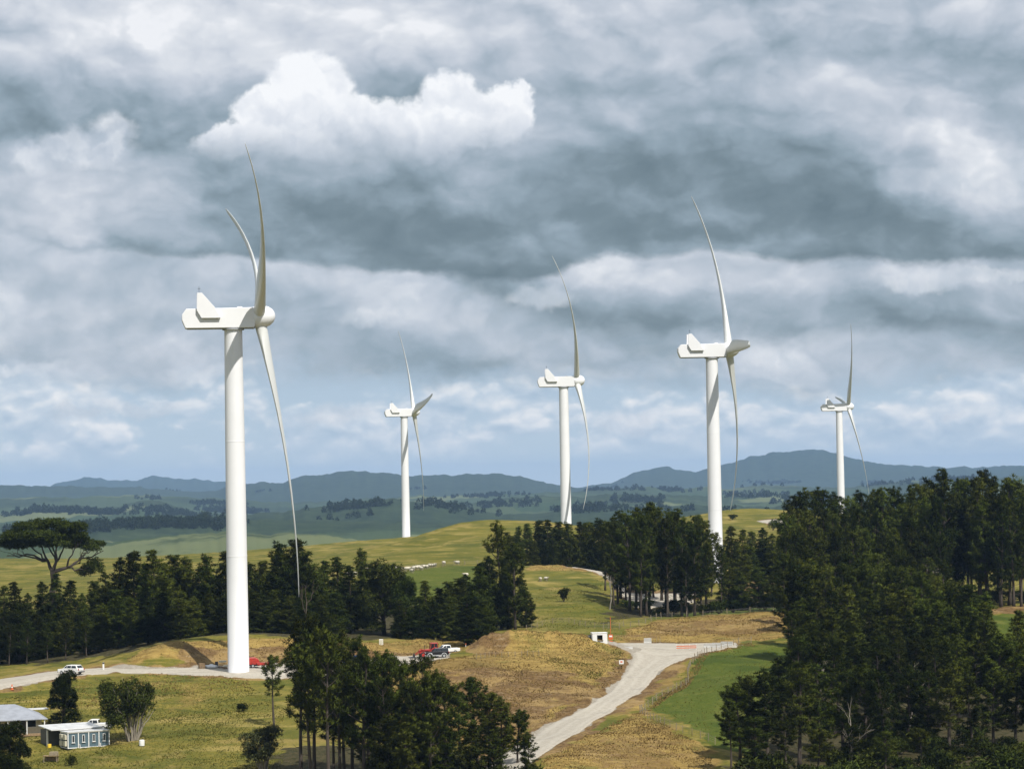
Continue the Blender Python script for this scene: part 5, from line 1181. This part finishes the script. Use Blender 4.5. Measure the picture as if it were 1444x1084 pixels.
def cone_(px, py, label):
    t = empty('traffic_cone', on(px, py), 0, label, 'traffic cone')
    MB().lathe([(.16, .04), (.12, .3), (.09, .48), (.05, .72), (.03, .74)], 'z', 14).build('cone_body', MAT['orange_plastic'], t, smooth=True)
    MB().lathe([(.125, .3), (.108, .42)], 'z', 14).build('reflective_band', MAT['white_paint'], t); MB().box((0, 0, .02), (.42, .42, .05)).build('base', MAT['orange_plastic'], t)
    t.scale = (1.4, 1.4, 1.3)
cone_(17, 973, 'orange cone at the edge of the gravel track before the white car')
cone_(643, 921, 'orange cone on the gravel yard beyond the white pickup')
cone_(647, 921.5, 'orange cone closest to the dark spoil heap')
def post(px, py, h, label, mat='post_wood', cap=None, w_=.07, name='marker_post'):
    t = empty(name, on(px, py), 0, label, 'post'); MB().box((0, 0, h / 2 - .1), (w_, w_, h + .2)).build('shaft', MAT[mat], t)
    if cap: MB().box((0, 0, h - .15), (w_ + .03, w_ + .03, .28)).build('band', MAT[cap], t)
post(146, 944, 1.3, 'short black and white marker post on the verge beyond the white car', 'white_paint', 'dark_metal', .28)
post(657, 919.5, 1.6, 'taller white peg by the dark spoil heap', 'white_paint', 'orange_plastic', .09)
post(663, 919.5, 1.1, 'shorter white peg next to the spoil heap', 'white_paint', 'dark_metal', .09)
p = hit(537.5, 908); t = empty('white_box', (p[0], p[1], p[2]), 0, 'small white cabinet on top of the cut bank below the pines', 'cabinet'); t.name = 'service_cabinet'
MB().box((0, 0, .55), (.75, .45, 1.1)).build('case', MAT['white_paint'], t, bevel=.03); MB().box((0, -.235, .55), (.6, .03, .9)).build('door', MAT['cream_paint'], t)

# gate cabin and things at the road junction
p = on(845, 911.5); t = empty('site_cabin', p, R_(6), 'small white site cabin with an open hatch at the road junction', 'cabin')
m_ = MB(); W2, D2, H2 = 2.9, 2.3, 2.35
m_.box((0, D2 / 2 - .04, H2 / 2 + .12), (W2, .08, H2)); 
for sg in (-1, 1): m_.box((sg * (W2 / 2 - .04), 0, H2 / 2 + .12), (.08, D2 - .16, H2))
fy = -D2 / 2 + .04
m_.box((-.95, fy, H2 / 2 + .12), (.84, .08, H2)); m_.box((.95, fy, H2 / 2 + .12), (.84, .08, H2)); m_.box((0, fy, .62), (1.06, .08, 1.0)); m_.box((0, fy, 2.3), (1.06, .08, .34))
m_.build('walls', MAT['white_paint'], t)
MB().box((0, 0, .07), (W2 + .05, D2 + .05, .14)).build('floor_frame', MAT['dark_metal'], t); MB().box((0, 0, H2 + .18), (W2 + .14, D2 + .14, .12)).build('roof', MAT['white_paint'], t, bevel=.03)
MB().box((0, .7, 1.4), (1.5, .3, 1.3)).build('inner_panel', MAT['cabin_grey'], t); MB().box((.12, fy - .1, 1.15), (1.1, .35, .05)).build('hatch_shelf', MAT['wood'], t)
MB().box((-.5, fy - .06, .35), (.5, .06, .25)).build('notice_plate', MAT['cabin_blue'], t)
p = on(832.5, 908.5); t = empty('water_tank', p, 0, 'grey ribbed water tank next to the white site cabin', 'tank'); MB().lathe([(.8, 0), (.82, .4), (.78, .45), (.82, .9), (.78, .95), (.82, 1.4), (.6, 1.6), (.2, 1.68)], 'z', 24).build('shell', MAT['cabin_grey'], t, smooth=True); MB().lathe([(.22, 1.66), (.22, 1.78)], 'z', 16).build('lid', MAT['dark_metal'], t)
p = on(861.5, 911.5); t = empty('warning_sign', p, R_(-8), 'orange warning sign on a tall pole beside the site cabin', 'sign')
MB().tube([(0, 0, -.2), (0, 0, 5.6)], .05, 8).build('pole', MAT['orange_plastic'], t); b_ = MB().box((0, -.08, 1.75), (.85, .05, 1.0)).build('board', MAT['orange_plastic'], t, bevel=.02)
MB().box((0, -.115, 1.9), (.6, .02, .3)).build('panel', MAT['white_paint'], b_); MB().box((.05, -.07, .75), (.7, .05, .55)).build('lower_board', MAT['orange_plastic'], t)
p = on(876.5, 942); t = empty('road_sign', p, R_(-5), 'small white sign on two legs on the road verge below the site cabin', 'sign')
for sg in (-1, 1): MB().tube([(sg * .28, 0, -.2), (sg * .28, 0, 1.2)], .035, 6).build('leg', MAT['post_wood'], t)
b_ = MB().box((0, -.05, 1.05), (.85, .04, .72)).build('board', MAT['white_paint'], t); MB().box((0, -.08, 1.1), (.4, .02, .26)).build('symbol', MAT['orange_plastic'], b_)
def barrier(px, py, rz, label, L=2.6, mat='concrete', h=.9):
    o = MB().prism([(-.32, 0), (.32, 0), (.3, .12), (.12, .35), (.09, h), (-.09, h), (-.12, .35), (-.3, .12)], -L / 2, L / 2).build('concrete_barrier', MAT[mat], None, bevel=.02)
    o.location = on(px, py); o.rotation_euler[2] = rz; tag(o, label, 'barrier')
barrier(912, 907, R_(80), 'square pale concrete block behind the road junction', 1.1, 'concrete', 1.0); barrier(915.5, 907, R_(80), 'second pale concrete block touching the first at the junction', .9, 'concrete', 1.05)
barrier(1004, 913.5, R_(75), 'long pale barrier across the closed side road', 3.2, 'concrete', .8); barrier(1013, 912, R_(70), 'middle pale barrier of the three across the side road', 2.4, 'concrete', .75); barrier(1025, 910.5, R_(70), 'pale barrier farthest along the closed side road, by the fence', 2.4, 'concrete', .8)
barrier(881, 916, R_(95), 'low weathered concrete rail at the roadside before the junction', 3.0, 'concrete', .5); barrier(873, 914, R_(100), 'short concrete rail nearer the site cabin', 1.6, 'concrete', .5)
p = on(968, 916.5); t = empty('safety_barrier', p, R_(4), 'orange mesh safety barrier standing on the junction gravel', 'barrier')
for x in (-1.9, -.65, .65, 1.9): MB().tube([(x, 0, -.1), (x, 0, 1.1)], .04, 6).build('post', MAT['white_paint'], t)
for z in (.4, .75): MB().box((0, -.05, z), (3.9, .03, .16)).build('rail', MAT['orange_plastic'], t)
for k, (px, py) in enumerate(((921, 906.5), (926, 906.5), (931, 907))): post(px, py, 1.1, ('first', 'middle', 'last')[k] + ' short wooden peg in the row past the concrete blocks')

# fences: each a thing with its posts
def fence(pts, n, label, h=1.15, name='wire_fence', thick=.11, wires=(.3, .6, .9, 1.08)):
    W_ = np.array([hit(*p_)[:2] for p_ in pts]); d = np.r_[0, np.cumsum(np.hypot(*np.diff(W_, axis=0).T))]; t_ = np.linspace(0, d[-1], n)
    q = np.stack([np.interp(t_, d, W_[:, i]) for i in (0, 1)], 1); z = surf(q[:, 0], q[:, 1]); o0 = np.array([q[0, 0], q[0, 1], z[0]])
    root = empty(name, tuple(o0), 0, label, 'fence'); me0 = None; r = np.random.default_rng(int(n * 7 + pts[0][0]))
    for k in range(n):
        if me0 is None: c = MB().box((0, 0, h / 2 - .15), (thick, thick, h + .3), 0, .9).build('fence_post', MAT['post_wood'], root); me0 = c.data
        else: c = link_mesh('fence_post', me0, root)
        c.location = (q[k, 0] - o0[0], q[k, 1] - o0[1], z[k] - o0[2]); c.rotation_euler = (r.normal(0, .04), r.normal(0, .04), r.uniform(0, 3)); c.scale = (1, 1, r.uniform(.88, 1.12) * (1.15 if k in (0, n - 1) else 1))
    m_ = MB()
    for hh in wires: m_.tube([(q[k, 0] - o0[0], q[k, 1] - o0[1], z[k] - o0[2] + hh) for k in range(n)], .012, 4, cap=False)
    m_.build('wire', MAT['wire'], root)
def z7(*a): return [(860 + x / 4.443, 840 + y / 4.443) for x, y in a]
fence(z7((885, 300), (820, 300), (760, 315), (690, 335), (605, 365), (548, 400), (505, 440), (488, 490), (492, 555), (440, 580), (372, 612), (292, 652), (222, 712), (190, 745)), 34, 'wooden post fence curving along the top edge of the green paddock', 1.25)
fence(z7((190, 745), (232, 765), (332, 810), (400, 835), (460, 858), (515, 872), (562, 890), (605, 905), (660, 930)), 16, 'thin post and wire fence along the bottom edge of the green paddock', 1.15, thick=.08)
fence(z7((-40, 215), (60, 205), (165, 190), (250, 163), (340, 140), (435, 137), (530, 135), (640, 128), (740, 120), (900, 106), (1020, 104), (1090, 103), (1150, 100)), 15, 'sparse post and wire fence along the top of the cut bank behind the junction', 1.3)
fence([(742, 888), (770, 880), (800, 878), (830, 884), (855, 886), (880, 884)], 12, 'old post and wire fence across the foot of the grassy knoll', 1.1, thick=.09)
fence([(672, 932), (690, 929), (712, 928), (735, 927.5), (760, 925)], 12, 'row of short stakes with wire in front of the dark spoil heap', 1.0, thick=.08, wires=(.8,))
fence([(485, 818), (530, 808), (570, 803.5), (610, 800), (655, 796), (690, 793)], 12, 'distant paddock fence above the grazing flock', 1.2)

# sheep
def make_sheep():
    t = empty('sheep', (0, 0, 0)); V = []; n = 12
    m_ = MB(); m_.tube([(-.62, 0, .62), (-.55, 0, .66), (-.35, 0, .68), (0, 0, .67), (.3, 0, .70), (.5, 0, .74), (.62, 0, .82), (.70, 0, .90)], [.06, .25, .33, .35, .33, .27, .18, .13], n)
    b_ = m_.build('body', MAT['wool'], t, smooth=True)
    MB().tube([(.68, 0, .92), (.78, 0, .94), (.90, 0, .86), (.98, 0, .80)], [.09, .115, .085, .05], 10).build('head', MAT['sheep_face'], t, smooth=True)
    for sg in (-1, 1): MB().tube([(.76, sg * .08, .98), (.74, sg * .2, .97)], [.05, .02], 6).build('ear', MAT['sheep_face'], t, smooth=True)
    for x in (-.42, .38):
        for sg in (-1, 1): MB().tube([(x, sg * .17, .55), (x + (.05 if x < 0 else 0), sg * .17, .28), (x, sg * .17, 0)], [.09, .05, .045], 8).build('leg', MAT['sheep_face'], t, smooth=True)
    return t
sh0 = make_sheep(); first_used = False
rs_ = np.random.default_rng(3)
flock = [(491, 811), (496, 812), (500, 810), (520, 805), (541, 806), (546, 804.5), (551, 804), (566, 804.5), (568, 812), (571, 803.5), (575, 804), (578, 803), (583, 803.5), (587, 803), (590, 802), (594, 803.5), (598, 801.5), (602, 801.5), (606, 800), (609, 799.5), (613, 799), (626, 796.5), (645, 795), (556, 808), (581, 807), (560, 803)]
for i, (px, py) in enumerate(flock + [(762, 818), (770, 817.5), (657, 812), (687, 799), (683, 815)]):
    if not first_used: o = sh0; first_used = True
    else: o = copy_tree(sh0)
    p = hit(px, py + 1.0); o.location = tuple(p); o.rotation_euler = (0, 0, rs_.uniform(0, 6.28)); s_ = rs_.uniform(1.0, 1.2); o.scale = (s_, s_, s_)
    if i < len(flock): tag(o, 'white sheep in the flock grazing the green field beyond the pine belt', 'sheep', 'sheep of the grazing flock')
    else: tag(o, ('white sheep on the knoll face nearest the tall belt pine', 'white sheep on the knoll face, second of the pair', 'lone white sheep close under the pines above the belt', 'white sheep by the fence on the upper field', 'white sheep among the pine tops at the belt end')[i - len(flock)], 'sheep')

# ------------------------------------------------------------------ cabins and house
A = hit(96, 1057); Bq = hit(154, 1049); dv = (Bq - A)[:2]; L_ = float(np.hypot(*dv)); ang = math.atan2(dv[1], dv[0])
Zc = min(A[2], Bq[2]) + .25
t = empty('portable_cabin', (A[0], A[1], Zc), ang, 'blue panelled portable cabin with four narrow windows and white frame', 'cabin')
HC, WC = 2.45, 2.9
MB().box((L_ / 2, WC / 2, HC / 2), (L_ - .08, WC - .08, HC - .06)).build('wall_panels', MAT['cabin_blue'], t)
m_ = MB(); nb_ = 4
for k in range(nb_ + 1):
    for y in (0.0, WC): m_.box((L_ * k / nb_, y, HC / 2), (.14, .14, HC))
for y in (0.0, WC):
    for z in (.06, HC - .06): m_.box((L_ / 2, y, z), (L_, .12, .12))
for x in (0.0, L_):
    for z in (.06, HC - .06): m_.box((x, WC / 2, z), (.12, WC, .12))
m_.build('frame', MAT['white_paint'], t)
MB().box((L_ / 2, WC / 2, HC + .05), (L_ + .25, WC + .25, .14)).build('roof', MAT['roof_white'], t)
for k in range(nb_):
    x = L_ * (k + .5) / nb_; f_ = MB().box((x, -.03, 1.45), (.42, .08, 1.15)).build('window', MAT['white_paint'], t); MB().box((x, -.06, 1.45), (.28, .06, 1.0)).build('pane', MAT['glass_dark'], f_); MB().box((x, -.08, .84), (.62, .12, .06)).build('sill', MAT['white_paint'], f_)
for z in (.75, 1.75):
    for y in (.75, 2.1): MB().box((-.22, y, z), (.36, 1.0, .8)).build('service_unit', MAT['cream_paint'], t, bevel=.04)
for k in (1, 3):
    MB().tube([(L_ * k / 4 + .15, -.3, -.2), (L_ * k / 4 + .15, -.3, .55), (L_ * k / 4 + .15, -.08, .55)], .06, 6).build('drain_pipe', MAT['white_paint'], t)
MB().box((L_ / 2, WC / 2, -.35), (L_ - .4, WC - .4, .7)).build('base_skirt', MAT['dark_metal'], t)
MB().tube([(L_ * .25, -.3, -.28), (L_ * 1.15, -.35, -.2)], .06, 6).build('waste_pipe', MAT['white_paint'], t)
n2 = np.array([-math.sin(ang), math.cos(ang)]); u2 = np.array([math.cos(ang), math.sin(ang)])
B0 = A[:2] + n2 * 5.4 - u2 * 1.2
t = empty('portable_cabin', (B0[0], B0[1], Zc + .1), ang, 'dark grey portable cabin with long white roof and covered walkway', 'cabin')
L2, W3, H3 = L_ + 1.2, 3.0, 2.5
MB().box((L2 / 2, W3 / 2, H3 / 2), (L2, W3, H3)).build('wall_panels', MAT['cabin_grey'], t)
MB().prism([(-2.45, H3 + .02), (W3 + .3, H3 + .42), (W3 + .3, H3 + .56), (-2.45, H3 + .16)], -.3, L2 + .2)
mm = MB(); x0, x1 = -.35, L2 + .2
mm.add([(x0, -2.4, H3 + .05), (x1, -2.4, H3 + .05), (x1, W3 + .3, H3 + .45), (x0, W3 + .3, H3 + .45), (x0, -2.4, H3 + .19), (x1, -2.4, H3 + .19), (x1, W3 + .3, H3 + .59), (x0, W3 + .3, H3 + .59)], [(3, 2, 1, 0), (4, 5, 6, 7), (0, 1, 5, 4), (1, 2, 6, 5), (2, 3, 7, 6), (3, 0, 4, 7)])
mm.build('roof', MAT['roof_white'], t)
MB().box((-.06, -.02, H3 / 2), (.2, .28, H3 - .02)).build('corner_post', MAT['white_paint'], t)
MB().box((L2 * .35, -.04, 1.05), (.85, .07, 2.0)).build('door', MAT['dark_metal'], t); MB().box((L2 * .7, -.03, 1.5), (1.2, .06, .9)).build('window', MAT['glass_dark'], t)
MB().box((L2 / 2, W3 / 2, -.4), (L2 - .3, W3 - .3, .8)).build('base_skirt', MAT['dark_metal'], t)
c = A[:2] - u2 * 1.6 + n2 * 3.7; o = MB().lathe([(.12, 0), (.2, .03), (.22, .3), (.2, .42), (.05, .44)], 'z', 14).build('yellow_bucket', simple('yellow_plastic', (.75, .52, .05), .5), None, smooth=True); o.location = (c[0], c[1], gz(*c)); o.scale = (1.5, 1.5, 1.4); tag(o, 'yellow bucket in the shade between the two cabins', 'bucket')

# house with a hipped grey roof
Hc = hit(36, 1036); base = np.array([Hc[0] - 4.6, Hc[1] + 3.5]); zg = gz(*base) - .1
t = empty('farm_house', (base[0], base[1], zg), R_(18), 'low house with grey corrugated hipped roof and yellow chimney', 'house')
HL, HW, HH = 12.0, 8.0, 2.5
MB().box((0, 0, HH / 2 - .4), (HL, HW, HH + .8)).build('wall', MAT['cream_paint'], t)
e = .7; xr, yr = HL / 2 + e, HW / 2 + e; zr = HH + 1.75
mm = MB(); mm.add([(-xr, -yr - 1.2, HH - .35), (xr, -yr - 1.2, HH - .35), (xr, yr, HH), (-xr, yr, HH), (-xr + 4.4, 0, zr), (xr - 4.4, 0, zr), (-xr, -yr - 1.2, HH - .47), (xr, -yr - 1.2, HH - .47), (xr, yr, HH - .12), (-xr, yr, HH - .12)],
                  [(0, 1, 5, 4), (2, 3, 4, 5), (1, 2, 5), (3, 0, 4), (9, 8, 7, 6), (0, 6, 7, 1), (1, 7, 8, 2), (2, 8, 9, 3), (3, 9, 6, 0)])
rf = mm.build('roof', MAT['roof_grey'], t)
MB().box((-1.3, -2.2, HH + 1.6), (.9, .8, 1.7)).box((-1.3, -2.2, HH + 2.5), (1.05, .95, .14)).build('chimney', simple('chimney_yellow', (.50, .43, .16), .8), rf); MB().tube([(-1.3, -2.2, HH + 2.5), (-1.3, -2.2, HH + 3.7)], .07, 8).build('flue', MAT['dark_metal'], rf)
for x in (-4.5, -1.2, 1.6, 4.4):
    f_ = MB().box((x, -HW / 2 - .03, 1.35), (1.5, .1, 1.25)).build('window', MAT['white_paint'], t); MB().box((x, -HW / 2 - .07, 1.35), (1.3, .08, 1.05)).build('pane', MAT['glass_dark'], f_)
MB().box((3.0, -HW / 2 - .03, .85), (.9, .1, 2.05)).build('door', MAT['dark_metal'], t)
for x in (-5.6, -2.6, .4, 3.4, 6.2): MB().box((x, -HW / 2 - 1.65, .85), (.14, .14, 2.5)).build('veranda_post', MAT['white_paint'], t)
MB().box((0, -HW / 2 - .95, -.35), (HL, 1.6, .3)).build('veranda_floor', MAT['wood'], t)
MB().box((xr - .2, yr - .2, HH + .5), (3.5, 2.5, .12)).build('lean_to_roof', MAT['roof_white'], t)
# rail fence, barrel, timber stand
q = hit(79, 1024); t = empty('rail_fence', tuple(q), R_(10), 'short timber rail fence between the house and the cypress', 'fence')
for x in (-1.6, 0, 1.6): MB().box((x, 0, .5), (.14, .14, 1.4)).build('post', MAT['post_wood'], t)
for z in (.55, 1.0): MB().box((0, -.09, z), (3.6, .05, .16)).build('rail', MAT['post_wood'], t)
q = hit(200, 1051); t = empty('barrel', tuple(q), 0, 'white plastic barrel standing in the grass beside the pale stemmed tree', 'barrel')
MB().lathe([(.36, 0), (.42, .05), (.44, .35), (.44, .6), (.42, .88), (.34, .95)], 'z', 20).build('shell', MAT['white_paint'], t, smooth=True); MB().lathe([(.30, .94), (.30, 1.0)], 'z', 16).build('lid', MAT['concrete'], t)
q = hit(72, 1074); t = empty('timber_stand', tuple(q), R_(-8), 'grey timber stand with a box on one end below the cabins', 'stand')
for x in (-1.0, 1.0):
    for y in (-.4, .4): MB().box((x, y, .45), (.1, .1, 1.1)).build('leg', MAT['post_wood'], t)
MB().box((0, 0, .95), (2.3, 1.0, .08)).build('top', MAT['wood'], t); MB().box((.45, 0, 1.28), (1.2, .9, .56)).build('box', MAT['post_wood'], t, bevel=.03); MB().box((0, .42, .5), (2.1, .05, .6)).build('back_board', MAT['wood'], t)
